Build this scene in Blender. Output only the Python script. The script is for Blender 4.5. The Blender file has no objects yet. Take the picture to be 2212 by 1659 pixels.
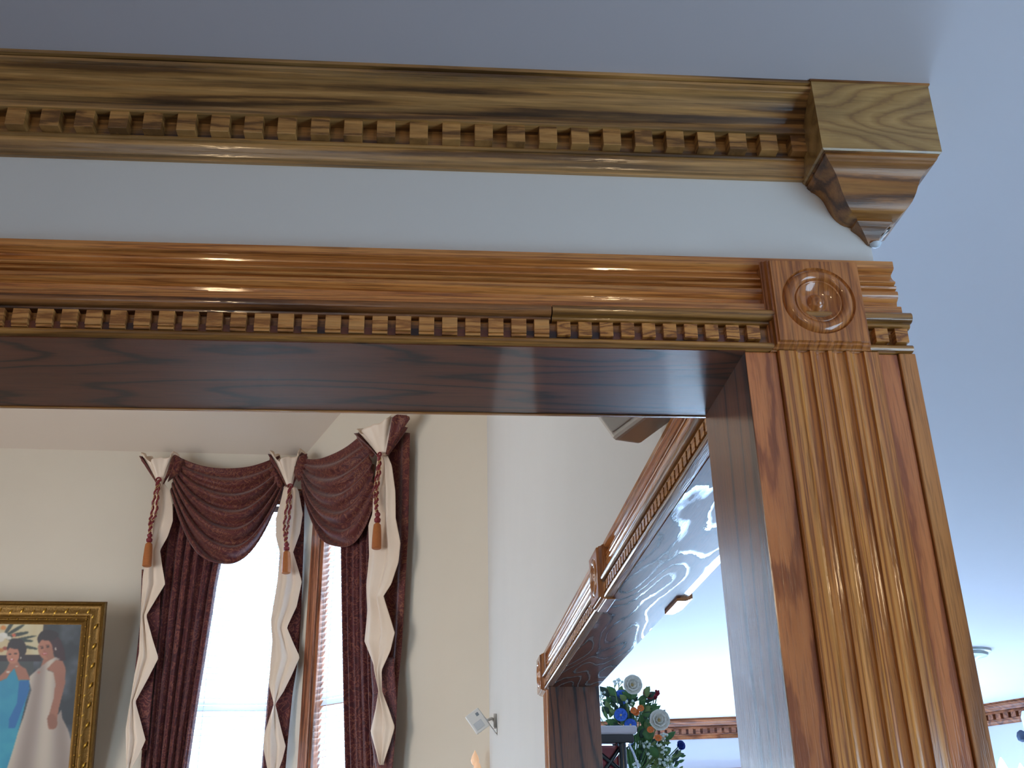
import bpy, bmesh, math, random
import numpy as np
from mathutils import Vector, Matrix

random.seed(7)
C = bpy.context.scene.collection
SC = bpy.context.scene
EYE = 1.53                                    # camera height above the floor, metres

# ------------------------------------------------------------------ camera
YAW, PITCH, ROLL, FPX = 0.08512835, 0.4322953, -0.01907905, 2307.87
cy_, sy_ = math.cos(YAW), math.sin(YAW)
FWD = Vector((sy_*math.cos(PITCH), cy_*math.cos(PITCH), math.sin(PITCH)))
R0 = Vector((cy_, -sy_, 0)); U0 = R0.cross(FWD)
RGT = math.cos(ROLL)*R0 + math.sin(ROLL)*U0
UPV = -math.sin(ROLL)*R0 + math.cos(ROLL)*U0
cam_d = bpy.data.cameras.new('camera'); cam = bpy.data.objects.new('camera', cam_d); C.objects.link(cam)
cam_d.sensor_width = 36.0; cam_d.lens = 36.0*FPX/2212.0; cam_d.clip_start = 0.02; cam_d.clip_end = 200
m = Matrix((RGT, UPV, -FWD)).transposed().to_4x4(); m.translation = (0, 0, EYE)
cam.matrix_world = m
SC.camera = cam

# ------------------------------------------------------------------ world, lights, exposure
SC.view_settings.view_transform = 'Standard'; SC.view_settings.look = 'None'
SC.view_settings.gamma = 1.0; SC.view_settings.use_curve_mapping = False
SC.view_settings.exposure = 0.0
SC.cycles.use_denoising = True
SC.cycles.max_bounces = 8; SC.cycles.diffuse_bounces = 4; SC.cycles.glossy_bounces = 4
SC.cycles.sample_clamp_indirect = 6.0
w = bpy.data.worlds.new('sky'); SC.world = w; w.use_nodes = True
bg = w.node_tree.nodes['Background']; bg.inputs[0].default_value = (0.60, 0.80, 1.0, 1); bg.inputs[1].default_value = 15.0

def area(name, loc, target, sx, sy, power, col):
    d = bpy.data.lights.new(name, 'AREA'); d.shape = 'RECTANGLE'; d.size = sx; d.size_y = sy
    d.energy = power; d.color = col
    o = bpy.data.objects.new(name, d); C.objects.link(o)
    o.location = loc
    o.rotation_euler = (Vector(target)-Vector(loc)).to_track_quat('-Z', 'Y').to_euler()
    return o
# daylight through the tall windows of the blue room's far wall (below the frame)
area('far_window_light', (2.05, 5.9, 1.25), (1.75, 4.2, 2.2), 2.4, 1.9, 150, (0.34, 0.60, 1.0))
# window on the blue room's right wall
area('side_window_light', (4.3, 2.2, 1.3), (1.2, 1.8, 1.7), 2.2, 1.5, 18, (0.24, 0.58, 1.0))
# window behind and to the right of the camera
area('near_window_light', (1.45, -0.02, 1.30), (0.35, 1.0, 2.15), 0.7, 1.1, 18, (0.52, 0.76, 1.0))
# window behind the camera
area('rear_window_light', (-0.9, -2.9, 1.35), (0.1, 1.0, 2.1), 1.5, 1.2, 5, (0.74, 0.84, 1.0))
# small ceiling lamp of the near room behind the camera (warm glints)
area('near_lamp_light', (-0.55, -0.75, 2.25), (0.1, 1.0, 2.0), 0.10, 0.10, 2.2, (1.0, 0.72, 0.42))
area('near_lamp_light', (0.55, -1.1, 2.25), (0.3, 1.0, 2.0), 0.10, 0.10, 2.2, (1.0, 0.72, 0.42))
# great room: tall windows in its left wall
area('great_window_light', (-4.3, 4.0, 2.3), (0.0, 5.6, 2.3), 1.2, 2.4, 88, (1.0, 0.96, 0.92))

# ------------------------------------------------------------------ photo ray helpers
def ray(px, py):
    return (px-1106.0)/FPX*RGT - (py-829.5)/FPX*UPV + FWD
E3 = Vector((0, 0, EYE))
def atY(px, py, Y):
    d = ray(px, py); return E3 + d*(Y/d.y)
def atX(px, py, X):
    d = ray(px, py); return E3 + d*(X/d.x)
def atZ(px, py, Z):
    d = ray(px, py); return E3 + d*((Z-EYE)/d.z)
def proj(P):
    v = Vector(P)-E3; z = v.dot(FWD)
    return 1106.0+FPX*v.dot(RGT)/z, 829.5-FPX*v.dot(UPV)/z
class Plane:
    def __init__(s, p, a, n):
        s.p = Vector(p); s.a = Vector(a).normalized(); s.n = Vector(n).normalized()
    def at(s, px, py, off=0.0):
        d = ray(px, py); c = (s.p-E3).dot(s.n)+off
        return E3 + d*(c/d.dot(s.n))
    def s_of(s, P): return (Vector(P)-s.p).dot(s.a)
    def pt(s, u, z, off=0.0):
        q = s.p + s.a*u + s.n*off; return Vector((q.x, q.y, z))

# ------------------------------------------------------------------ object helpers
def thing(name, label, cat, loc=(0, 0, 0), group=None):
    o = bpy.data.objects.new(name, None); C.objects.link(o); o.location = loc
    o.empty_display_size = 0.05
    o['label'] = label; o['category'] = cat
    if group: o['group'] = group
    return o
def tag(o, label, cat, group=None):
    o['label'] = label; o['category'] = cat
    if group: o['group'] = group
    return o
def structure(o, label=None):
    o['kind'] = 'structure'
    if label: o['label'] = label
    return o
def group_root(name, label=None, loc=(0, 0, 0)):
    o = bpy.data.objects.new(name, None); C.objects.link(o); o.location = loc
    return structure(o, label)
def mesh_obj(name, verts, faces, mat, parent=None, smooth=None, solid=None, bevel=None):
    me = bpy.data.meshes.new(name)
    me.from_pydata([tuple(v) for v in verts], [], faces)
    bm = bmesh.new(); bm.from_mesh(me); bmesh.ops.recalc_face_normals(bm, faces=bm.faces); bm.to_mesh(me); bm.free()
    if mat: me.materials.append(mat)
    o = bpy.data.objects.new(name, me); C.objects.link(o)
    if smooth is not None:
        me.polygons.foreach_set('use_smooth', [True]*len(me.polygons))
        if smooth < 179: me.set_sharp_from_angle(angle=math.radians(smooth))
    if parent is not None:
        o.parent = parent
        o.matrix_parent_inverse = Matrix.Translation(-Vector(parent.location))
    if solid:
        md = o.modifiers.new('solid', 'SOLIDIFY'); md.thickness = solid; md.offset = 0
    if bevel:
        md = o.modifiers.new('bevel', 'BEVEL'); md.width = bevel; md.segments = 2; md.limit_method = 'ANGLE'
    me.update()
    return o
def box(name, lo, hi, mat, parent=None, bevel=None):
    x0, y0, z0 = lo; x1, y1, z1 = hi
    v = [(x0,y0,z0),(x1,y0,z0),(x1,y1,z0),(x0,y1,z0),(x0,y0,z1),(x1,y0,z1),(x1,y1,z1),(x0,y1,z1)]
    f = [(0,3,2,1),(4,5,6,7),(0,1,5,4),(1,2,6,5),(2,3,7,6),(3,0,4,7)]
    return mesh_obj(name, v, f, mat, parent, bevel=bevel)
def obox(name, O, A, B, D, mat, parent=None, bevel=None):
    """box from corner O with edge vectors A, B, D"""
    O, A, B, D = map(Vector, (O, A, B, D))
    v = [O, O+A, O+A+B, O+B, O+D, O+A+D, O+A+B+D, O+B+D]
    f = [(0,3,2,1),(4,5,6,7),(0,1,5,4),(1,2,6,5),(2,3,7,6),(3,0,4,7)]
    return mesh_obj(name, v, f, mat, parent, bevel=bevel)
def sweep(name, pts, O, U, V, W, L, mat, parent=None, smooth=28, inset_end=0):
    """closed 2-D profile pts (u,v) extruded along W by L"""
    O, U, V, W = map(Vector, (O, U, V, W)); n = len(pts)
    a = [O+U*p[0]+V*p[1] for p in pts]; b = [q+W*L for q in a]
    f = [(i, (i+1) % n, n+(i+1) % n, n+i) for i in range(n)] + [tuple(range(n))[::-1], tuple(range(n, 2*n))]
    return mesh_obj(name, a+b, f, mat, parent, smooth=smooth)
def tube(name, path, rad, mat, parent=None, seg=8, closed_ends=True):
    vs, fs = [], []; n = len(path)
    rad = rad if hasattr(rad, '__len__') else [rad]*n
    prev = None
    for i, p in enumerate(path):
        p = Vector(p)
        t = (Vector(path[min(i+1, n-1)])-Vector(path[max(i-1, 0)])).normalized()
        ref = prev if prev is not None else (Vector((0, 0, 1)) if abs(t.z) < .9 else Vector((1, 0, 0)))
        x = t.cross(ref).normalized() if prev is None else (prev - t*prev.dot(t)).normalized()
        prev = x; y = t.cross(x)
        for k in range(seg):
            a = 2*math.pi*k/seg; vs.append(p+(x*math.cos(a)+y*math.sin(a))*rad[i])
    for i in range(n-1):
        for k in range(seg):
            fs.append((i*seg+k, i*seg+(k+1) % seg, (i+1)*seg+(k+1) % seg, (i+1)*seg+k))
    if closed_ends: fs += [tuple(range(seg))[::-1], tuple(range((n-1)*seg, n*seg))]
    return mesh_obj(name, vs, fs, mat, parent, smooth=50)
def lathe(name, prof, O, mat, parent=None, seg=24, axis='Z', ax=None, smooth=40, wob=None):
    """prof: (radius, height) pairs about a vertical axis at O (or axis ax)"""
    O = Vector(O); A = Vector(ax).normalized() if ax is not None else Vector((0, 0, 1))
    X = A.orthogonal().normalized(); Y = A.cross(X)
    vs, fs = [], []
    for i, (r, h) in enumerate(prof):
        for k in range(seg):
            a = 2*math.pi*k/seg; rr = r*(wob(i, a) if wob else 1)
            vs.append(O+A*h+(X*math.cos(a)+Y*math.sin(a))*rr)
    for i in range(len(prof)-1):
        for k in range(seg):
            fs.append((i*seg+k, i*seg+(k+1) % seg, (i+1)*seg+(k+1) % seg, (i+1)*seg+k))
    fs += [tuple(range(seg))[::-1], tuple(range((len(prof)-1)*seg, len(prof)*seg))]
    return mesh_obj(name, vs, fs, mat, parent, smooth=smooth)
def dup(o, parent, delta=None, matrix=None):
    c = o.copy(); C.objects.link(c); c.parent = parent; c.matrix_parent_inverse = o.matrix_parent_inverse.copy()
    if delta is not None: c.location = Vector(o.location)+Vector(delta)
    if matrix is not None: c.matrix_basis = matrix
    return c
def arc(cx, cz, r, a0, a1, n=6):
    return [(cx+r*math.cos(math.radians(a0+(a1-a0)*i/n)), cz+r*math.sin(math.radians(a0+(a1-a0)*i/n))) for i in range(n+1)]
def lerp_poly(poly, y):
    if y <= poly[0][1]: return poly[0][0]
    for (x0, y0), (x1, y1) in zip(poly, poly[1:]):
        if y <= y1: return x0+(x1-x0)*(y-y0)/max(1e-6, y1-y0)
    return poly[-1][0]

# ------------------------------------------------------------------ materials
def srgb(r, g, b):
    f = lambda c: (c/255/12.92) if c/255 <= .04045 else ((c/255+.055)/1.055)**2.4
    return (f(r), f(g), f(b), 1)
def nt(name):
    mt = bpy.data.materials.new(name); mt.use_nodes = True
    return mt, mt.node_tree, mt.node_tree.nodes['Principled BSDF']
def plain(name, col, rough=.6, metal=0, coat=0, spec=.5, noise=None, trans=0, emit=None, es=0):
    mt, t, b = nt(name)
    b.inputs['Base Color'].default_value = col; b.inputs['Roughness'].default_value = rough
    b.inputs['Metallic'].default_value = metal; b.inputs['Coat Weight'].default_value = coat
    b.inputs['Coat Roughness'].default_value = .06
    b.inputs['Specular IOR Level'].default_value = spec
    b.inputs['Transmission Weight'].default_value = trans
    if emit: b.inputs['Emission Color'].default_value = emit; b.inputs['Emission Strength'].default_value = es
    if noise:
        sc, amt, bump = noise
        tc = t.nodes.new('ShaderNodeTexCoord'); n = t.nodes.new('ShaderNodeTexNoise'); n.inputs['Scale'].default_value = sc
        n.inputs['Detail'].default_value = 6
        t.links.new(tc.outputs['Object'], n.inputs['Vector'])
        mx = t.nodes.new('ShaderNodeMix'); mx.data_type = 'RGBA'
        mx.inputs['A'].default_value = tuple(c*(1-amt) for c in col[:3])+(1,)
        mx.inputs['B'].default_value = tuple(min(1, c*(1+amt)) for c in col[:3])+(1,)
        t.links.new(n.outputs['Fac'], mx.inputs['Factor']); t.links.new(mx.outputs['Result'], b.inputs['Base Color'])
        if bump:
            bp = t.nodes.new('ShaderNodeBump'); bp.inputs['Strength'].default_value = bump; bp.inputs['Distance'].default_value = .002
            t.links.new(n.outputs['Fac'], bp.inputs['Height']); t.links.new(bp.outputs['Normal'], b.inputs['Normal'])
    return mt
def wood(name, axis, dark, mid, light, across=11, along=.8, lines=7, pore=.5, rough=.35, coat=1.0, coat_r=.06, bump=.25, seed=0, blotch=.35, lw=.5, wavy=.5, coat_bump=.12, depth=None, coat_lines=0, coat_ior=1.5, spec_l=.3):
    """oak / stained pine: growth rings as contour lines of a stretched noise, pores as fine streaks"""
    mt, t, b = nt(name); N = t.nodes.new; L = t.links.new
    tc = N('ShaderNodeTexCoord'); oi = N('ShaderNodeObjectInfo')
    add = N('ShaderNodeVectorMath'); add.operation = 'MULTIPLY_ADD'
    L(oi.outputs['Random'], add.inputs[0]); add.inputs[1].default_value = (9.7, 5.3, 7.1); L(tc.outputs['Object'], add.inputs[2])
    def mapping(al, ac, off):
        mp = N('ShaderNodeMapping'); s = [ac, ac, ac]; s['XYZ'.index(axis)] = al
        if depth: s['XYZ'.index(depth)] = ac*.08
        mp.inputs['Scale'].default_value = s; mp.inputs['Location'].default_value = (off, off*1.7, off*.6)
        L(add.outputs[0], mp.inputs['Vector']); return mp
    def noise(mp, sc, det, ro=.5, dis=0):
        n = N('ShaderNodeTexNoise'); n.inputs['Scale'].default_value = sc; n.inputs['Detail'].default_value = det
        n.inputs['Roughness'].default_value = ro; n.inputs['Distortion'].default_value = dis
        L(mp.outputs[0], n.inputs['Vector']); return n
    def math_(op, a, bb, c=None):
        q = N('ShaderNodeMath'); q.operation = op
        for i, x in enumerate([a, bb] + ([c] if c is not None else [])):
            if isinstance(x, (int, float)): q.inputs[i].default_value = x
            else: L(x, q.inputs[i])
        return q.outputs[0]
    fig = noise(mapping(along, across, seed), 1, 1.2, .4)
    jit = noise(mapping(along*14, across*9, seed+3), 1, 3, .6)
    v = math_('MULTIPLY_ADD', fig.outputs['Fac'], lines*2.0, math_('MULTIPLY', jit.outputs['Fac'], wavy))
    fr = math_('FRACT', v, 0)
    r = N('ShaderNodeValToRGB'); e = r.color_ramp.elements
    e[0].position = 0; e[0].color = dark; e[1].position = 1; e[1].color = dark
    for p, c in ((.10*lw/.5, dark), (.30*lw/.5, mid), (.62, light), (.86, mid)):
        q = r.color_ramp.elements.new(min(p, .6 if p < .5 else p)); q.color = c
    L(fr, r.inputs['Fac'])
    # dark pores gathered along the rings
    po = noise(mapping(22, 520, seed+7), 1, 2, .55)
    pr = N('ShaderNodeMapRange'); pr.inputs['From Min'].default_value = .50; pr.inputs['From Max'].default_value = .66
    L(po.outputs['Fac'], pr.inputs['Value'])
    pf = math_('MULTIPLY', pr.outputs[0], pore)
    mx = N('ShaderNodeMix'); mx.data_type = 'RGBA'; L(pf, mx.inputs['Factor'])
    L(r.outputs['Color'], mx.inputs['A']); mx.inputs['B'].default_value = tuple(c*.55 for c in dark[:3])+(1,)
    # broad streaks of stain
    bl = noise(mapping(along*1.6, across*2.6, seed+11), 1, 3, .6)
    br = N('ShaderNodeMapRange'); br.inputs['From Min'].default_value = .35; br.inputs['From Max'].default_value = .68
    br.inputs['To Min'].default_value = 1.0+blotch*.45; br.inputs['To Max'].default_value = 1.0-blotch
    L(bl.outputs['Fac'], br.inputs['Value'])
    m2 = N('ShaderNodeVectorMath'); m2.operation = 'SCALE'; L(mx.outputs['Result'], m2.inputs[0]); L(br.outputs[0], m2.inputs['Scale'])
    L(m2.outputs[0], b.inputs['Base Color'])
    b.inputs['Roughness'].default_value = rough; b.inputs['Coat Weight'].default_value = coat; b.inputs['Coat Roughness'].default_value = coat_r
    b.inputs['Specular IOR Level'].default_value = spec_l; b.inputs['Coat IOR'].default_value = coat_ior
    if coat_lines:
        cl = N('ShaderNodeMapRange'); cl.inputs['From Min'].default_value = .08; cl.inputs['From Max'].default_value = .26
        cl.inputs['To Min'].default_value = 1.0; cl.inputs['To Max'].default_value = coat_lines
        L(fr, cl.inputs['Value']); L(cl.outputs[0], b.inputs['Coat Weight'])
    h = math_('ADD', math_('MULTIPLY', pr.outputs[0], -1.0), math_('MULTIPLY', fr, .4))
    bp = N('ShaderNodeBump'); bp.inputs['Strength'].default_value = bump; bp.inputs['Distance'].default_value = .0006
    L(h, bp.inputs['Height']); L(bp.outputs['Normal'], b.inputs['Normal'])
    bc = N('ShaderNodeBump'); bc.inputs['Strength'].default_value = coat_bump; bc.inputs['Distance'].default_value = .0005
    L(h, bc.inputs['Height']); L(bc.outputs['Normal'], b.inputs['Coat Normal'])
    return mt
OD, OM, OL = srgb(162, 96, 44), srgb(200, 126, 60), srgb(214, 146, 78)
oak_x = wood('oak_x', 'X', OD, OM, OL, across=60, along=1.0, lines=5, blotch=.3, lw=.2, wavy=.3)
oak_y = wood('oak_y', 'Y', OD, OM, OL, across=60, along=1.0, lines=5, blotch=.3, lw=.2, wavy=.3)
oak_z = wood('oak_z', 'Z', OD, OM, OL, across=26, along=1.0, lines=5, blotch=.2)
GD, GM, GL = srgb(124, 82, 36), srgb(158, 108, 50), srgb(182, 130, 66)
bullnose_x = wood('bullnose_x', 'X', GD, GM, GL, across=26, along=1.0, lines=4, blotch=.3)
bullnose_y = wood('bullnose_y', 'Y', GD, GM, GL, across=26, along=1.0, lines=4, blotch=.3)
dentil_m = wood('dentil_oak', 'X', srgb(150, 94, 44), srgb(196, 134, 70), srgb(208, 150, 86), depth='Y', across=110, along=8, lines=1.6, blotch=.2, coat=.6, rough=.4, pore=.3)
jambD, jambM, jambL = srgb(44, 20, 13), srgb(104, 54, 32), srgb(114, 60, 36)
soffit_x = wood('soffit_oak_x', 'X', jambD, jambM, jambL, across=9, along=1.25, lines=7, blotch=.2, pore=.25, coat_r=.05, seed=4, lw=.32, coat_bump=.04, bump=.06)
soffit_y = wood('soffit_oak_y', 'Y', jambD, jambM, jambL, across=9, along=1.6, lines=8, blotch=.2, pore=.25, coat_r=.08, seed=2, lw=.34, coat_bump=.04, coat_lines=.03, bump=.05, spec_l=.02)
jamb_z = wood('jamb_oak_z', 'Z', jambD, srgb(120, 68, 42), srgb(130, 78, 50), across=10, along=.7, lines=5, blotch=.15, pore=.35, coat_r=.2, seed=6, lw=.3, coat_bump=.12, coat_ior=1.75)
board_red = wood('board_red', 'Z', srgb(148, 80, 42), srgb(192, 114, 62), srgb(200, 122, 68), across=12, along=1.1, lines=6, seed=1, pore=.3, lw=.55, blotch=.2, coat_r=.16, wavy=1.1)
board_gold = wood('board_gold', 'Z', srgb(140, 84, 38), srgb(180, 114, 54), srgb(196, 130, 68), across=12, along=.9, lines=4, seed=9, pore=.4, lw=.4, blotch=.2, coat_r=.16)
flute_m = wood('flute_oak', 'Z', srgb(150, 84, 34), srgb(194, 120, 52), srgb(210, 142, 68), across=70, along=.9, lines=3, seed=5, pore=.45, lw=.35, blotch=.2, coat_r=.14)
PD, PM, PL = srgb(92, 62, 30), srgb(160, 116, 62), srgb(180, 136, 80)
pine_x = wood('stained_pine_x', 'X', PD, PM, PL, across=48, along=1.9, lines=1.5, pore=.25, blotch=.6, coat_r=.13, rough=.45, lw=.5, seed=3, bump=.1, wavy=.25)
pine_d = wood('stained_pine_dentil', 'X', srgb(110, 74, 36), srgb(166, 118, 62), srgb(186, 138, 78), depth='Y', across=60, along=5, lines=1.6, pore=.3, blotch=.2, coat=.5, coat_r=.2, rough=.45)
pine_block = wood('stained_pine_block', 'X', srgb(140, 104, 56), srgb(158, 122, 66), srgb(176, 140, 82), across=16, along=4.2, lines=6, pore=.2, blotch=.25, coat_r=.15, rough=.45, lw=.28, seed=12, bump=.1)
pine_low = wood('stained_pine_low', 'X', srgb(100, 62, 28), srgb(148, 96, 44), srgb(166, 114, 56), across=26, along=2.5, lines=2.5, pore=.2, blotch=.4, coat=.5, coat_r=.2, rough=.4, seed=15, bump=.1)
far_oak = wood('far_oak', 'X', srgb(116, 62, 36), srgb(154, 90, 56), srgb(166, 102, 66), across=20, along=1.2, lines=3, blotch=.3, coat=.3, coat_r=.3)
wall_paint = plain('wall_paint_white', srgb(212, 211, 208), .55, noise=(9, .015, .05))
ceil_paint = plain('ceiling_paint', srgb(202, 196, 200), .7, noise=(6, .012, .05))
blue_paint = plain('blue_room_paint', srgb(206, 200, 202), .7)
beige_paint = plain('great_room_paint', srgb(219, 208, 191), .7, noise=(1.6, .05, 0))
beige_daylit = plain('great_room_paint_daylit', srgb(216, 213, 209), .7, noise=(2.2, .04, 0))  # cooler copy of the great room paint, bluish daylight put into the colour
vault_paint = plain('vault_paint', srgb(212, 196, 180), .75, noise=(2, .02, 0))
floor_m = plain('floor_carpet', srgb(140, 124, 110), .7, noise=(30, .1, 0))
dark_gap = plain('dark_brown', srgb(48, 26, 14), .8)  # dark brown of the post core and the picture's backing board
white_pl = plain('white_plastic', srgb(225, 225, 222), .35)
grey_pl = plain('grey_plastic', srgb(196, 200, 204), .4)
cream_m = plain('cream_satin', srgb(228, 208, 188), .45, noise=(7, .04, .1))
gold_m = plain('gold_frame', srgb(112, 80, 28), .42, .6, noise=(90, .5, 1.0))
gold_hi = plain('gold_bright', srgb(160, 120, 40), .35, .7)
tassel_m = plain('tassel_gold', srgb(166, 96, 44), .5, noise=(60, .2, .4))
maroon_pl = plain('maroon_cord', srgb(118, 28, 36), .5)
rope_gold = plain('gold_cord', srgb(176, 136, 88), .5)
black_m = plain('black_gloss', srgb(22, 22, 26), .2, coat=.6)
red_m = plain('red_lacquer', srgb(150, 30, 44), .25, coat=.6)
pale_m = plain('pale_grey', srgb(200, 208, 216), .3)

def damask(name, a, bcol, c):
    mt, t, b = nt(name); N = t.nodes.new; L = t.links.new
    tc = N('ShaderNodeTexCoord')
    n = N('ShaderNodeTexNoise'); n.inputs['Scale'].default_value = 13; n.inputs['Detail'].default_value = 2; n.inputs['Distortion'].default_value = 2.6
    L(tc.outputs['Object'], n.inputs['Vector'])
    r = N('ShaderNodeValToRGB'); e = r.color_ramp.elements
    e[0].position = .36; e[0].color = a; e[1].position = .47; e[1].color = bcol
    for p, cc in ((.50, c), (.53, c), (.56, a), (.64, bcol)):
        q = e.new(p); q.color = cc
    L(n.outputs['Fac'], r.inputs['Fac']); L(r.outputs['Color'], b.inputs['Base Color'])
    b.inputs['Roughness'].default_value = .55; b.inputs['Sheen Weight'].default_value = .25
    b.inputs['Specular IOR Level'].default_value = .3
    return mt
maroon_m = damask('maroon_damask', srgb(64, 17, 26), srgb(86, 30, 34), srgb(122, 68, 56))
maroon_s = damask('maroon_swag_damask', srgb(74, 22, 26), srgb(96, 40, 36), srgb(122, 72, 52))

slat_m, t_, b_ = nt('blind_slat')
b_.inputs['Base Color'].default_value = (.9, .93, .96, 1); b_.inputs['Roughness'].default_value = .5
tr = t_.nodes.new('ShaderNodeBsdfTranslucent'); tr.inputs['Color'].default_value = (.85, .92, 1, 1)
ms = t_.nodes.new('ShaderNodeMixShader'); ms.inputs[0].default_value = .62
t_.links.new(b_.outputs[0], ms.inputs[1]); t_.links.new(tr.outputs[0], ms.inputs[2])
t_.links.new(ms.outputs[0], t_.nodes['Material Output'].inputs['Surface'])
glass_m, t_, b_ = nt('window_glass')
gl = t_.nodes.new('ShaderNodeBsdfGlossy'); gl.inputs['Roughness'].default_value = .02
tp = t_.nodes.new('ShaderNodeBsdfTransparent'); ms = t_.nodes.new('ShaderNodeMixShader'); ms.inputs[0].default_value = .06
t_.links.new(tp.outputs[0], ms.inputs[1]); t_.links.new(gl.outputs[0], ms.inputs[2])
t_.links.new(ms.outputs[0], t_.nodes['Material Output'].inputs['Surface'])

# ================================================================== THE SETTING
Z = EYE
ZC = Z+.820            # flat ceiling
ZO = Z+.498            # head of both openings
XW0, XW1 = .375, .497  # the wall between great room and blue room
Y0, Y1 = 1.0, 1.125    # the wall facing the camera
Pc = Vector((-.9305, 7.6555, 0)); Qc = Vector((XW0, 6.35, 0)); P0c = Vector((-3.1301, 7.5742, 0))
BACK = Plane(Pc, Pc-P0c, (.03696, -.99932, 0))       # great room's back wall
DIAG = Plane(Qc, (-1, 1, 0), (-1, -1, 0))            # its 45 degree corner wall
ZE = Z+2.9205

structure(box('floor', (-4.6, -3.2, -.1), (5.0, 9.0, 0), floor_m))
structure(box('floor_great_room', (-4.5, 1.13, 0), (XW0, 8.0, .012), plain('dark_wood_floor', srgb(92, 62, 44), .5)), 'unseen brown floor of the great room, darkened to dim soffit reflections')  # unseen dark floor added to dim its reflection in the soffit
# wall above the near opening, wall above the side opening, end of the wall past each
structure(box('wall_front', (-3.4, Y0, ZO+.01), (XW1, Y1, ZC+.02), wall_paint), 'white wall strip above the wide wood cased opening')
structure(box('wall_front_upper', (-4.5, Y0+.02, ZC+.1), (XW0, Y1, 7.6), beige_paint))
structure(box('wall_left', (-4.7, 1.1, 0), (-4.5, 8.4, 7.6), beige_paint))
structure(box('wall_near_left', (-3.5, -3.2, 0), (-3.38, 1.1, ZC), wall_paint))
structure(box('wall_near_back', (-3.5, -3.3, 0), (5.0, -3.2, ZC), wall_paint))
structure(box('wall_far_right', (4.7, -3.2, 0), (4.8, 6.6, ZC), blue_paint))
structure(box('wall_right', (XW0, Y1, ZO+.01), (XW1, 3.16, 7.2), beige_daylit), 'pale wall above the side opening of the great room')
wr = box('wall_right_end', (XW0, 3.16, 0), (XW1, 6.36, 7.2), beige_daylit); structure(wr, 'pale wall beyond the side opening')
# ceilings
structure(box('ceiling', (-3.5, -3.3, ZC), (5.0, Y0+.001, ZC+.12), ceil_paint), 'flat ceiling above the crown moulding')
structure(box('ceiling_blue_room', (XW1-.001, Y0+.001, ZC), (5.0, 7.4, ZC+.12), ceil_paint), 'blue lit flat ceiling of the room behind the fluted post')
def wall_holes(name, pl, s0, s1, z0, z1, holes, mat, th=.14):
    """a wall on plane pl from s0 to s1 with rectangular holes (s0,s1,z0,z1)"""
    root = group_root(name)
    xs = [s0]
    for h in holes: xs += [h[0], h[1]]
    xs.append(s1)
    for i in range(len(xs)-1):
        a, b2 = xs[i], xs[i+1]
        spans = [(z0, z1)]
        if i % 2 == 1:
            h = holes[i//2]; spans = [(z0, h[2]), (h[3], z1)]
        for q0, q1 in spans:
            obox('wall_section', pl.pt(a, q0), pl.a*(b2-a), -pl.n*th, Vector((0, 0, q1-q0)), mat, root)
    return root
# windows
sB0, sB1 = BACK.s_of(BACK.at(395, 1400)), BACK.s_of(BACK.at(636, 1400))
zB1 = BACK.at(560, 1080).z
sD0, sD1 = DIAG.s_of(DIAG.at(775, 1400)), DIAG.s_of(DIAG.at(680, 1400))
zD1 = zB1
wall_holes('wall_back', BACK, -3.9, .02, 0, ZE+.3, [(sB0, sB1, 1.1, zB1)], beige_paint)
wall_holes('wall_diagonal', DIAG, -.02, (Pc-Qc).length+.02, 0, 7.2, [(sD0, sD1, 1.1, zD1)], beige_paint)
# vaulted ceiling: rises from the eave of the back wall towards the camera
def vault(name, d0, z0, d1, z1):
    a = BACK.pt(-4.2, z0, d0); b2 = BACK.pt(1.9, z0, d0); c = BACK.pt(1.9, z1, d1); d = BACK.pt(-4.2, z1, d1)
    up = Vector((0, 0, .1))
    return structure(mesh_obj(name, [a, b2, c, d, a+up, b2+up, c+up, d+up], [(0,1,2,3),(4,5,6,7),(0,1,5,4),(1,2,6,5),(2,3,7,6),(3,0,4,7)], vault_paint), 'sloping ceiling of the great room' if d0 <= 0 else None)
vault('ceiling_vault', -.1, ZE-.081, 3.4, ZE+2.75)
vault('ceiling_vault_near', 3.4, ZE+2.75, 6.75, ZE+.2)

def window(name, pl, s0, s1, z0, z1, casing_left, n_m):
    root = group_root(name)
    wm = wood(name+'_casing_wood', 'Z', srgb(110, 62, 38), srgb(164, 100, 66), srgb(178, 116, 82), across=20, along=.8, lines=3, coat_r=.2)
    cw = .085
    def bar(nm, a, b2, q0, q1, o0, o1, mat):
        return obox(nm, pl.pt(a, q0, o0), pl.a*(b2-a), pl.n*(o1-o0), Vector((0, 0, q1-q0)), mat, root, bevel=.003)
    bar('window_casing', s0-cw, s0, z0-cw, z1+cw, 0, .02, wm); bar('window_casing', s1, s1+cw, z0-cw, z1+cw, 0, .02, wm)
    bar('window_casing', s0, s1, z1, z1+cw, 0, .02, wm); bar('window_sill', s0-cw, s1+cw, z0-.03, z0, -.02, .05, wm)
    for a, b2 in ((s0, s0+.03), (s1-.03, s1)): bar('window_jamb', a, b2, z0, z1, -.13, 0, wm)
    bar('window_jamb', s0, s1, z1-.03, z1, -.13, 0, wm)
    for q in (z0, (z0+z1)/2): bar('window_sash', s0+.03, s1-.03, q, q+.04, -.12, -.09, wm)
    bar('window_pane', s0+.03, s1-.03, z0, z1-.03, -.108, -.104, glass_m)
    return root
window('window_1', BACK, sB0, sB1, 1.1, zB1, True, 0)
window('window_2', DIAG, sD0, sD1, 1.1, zD1, True, 0)
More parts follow.
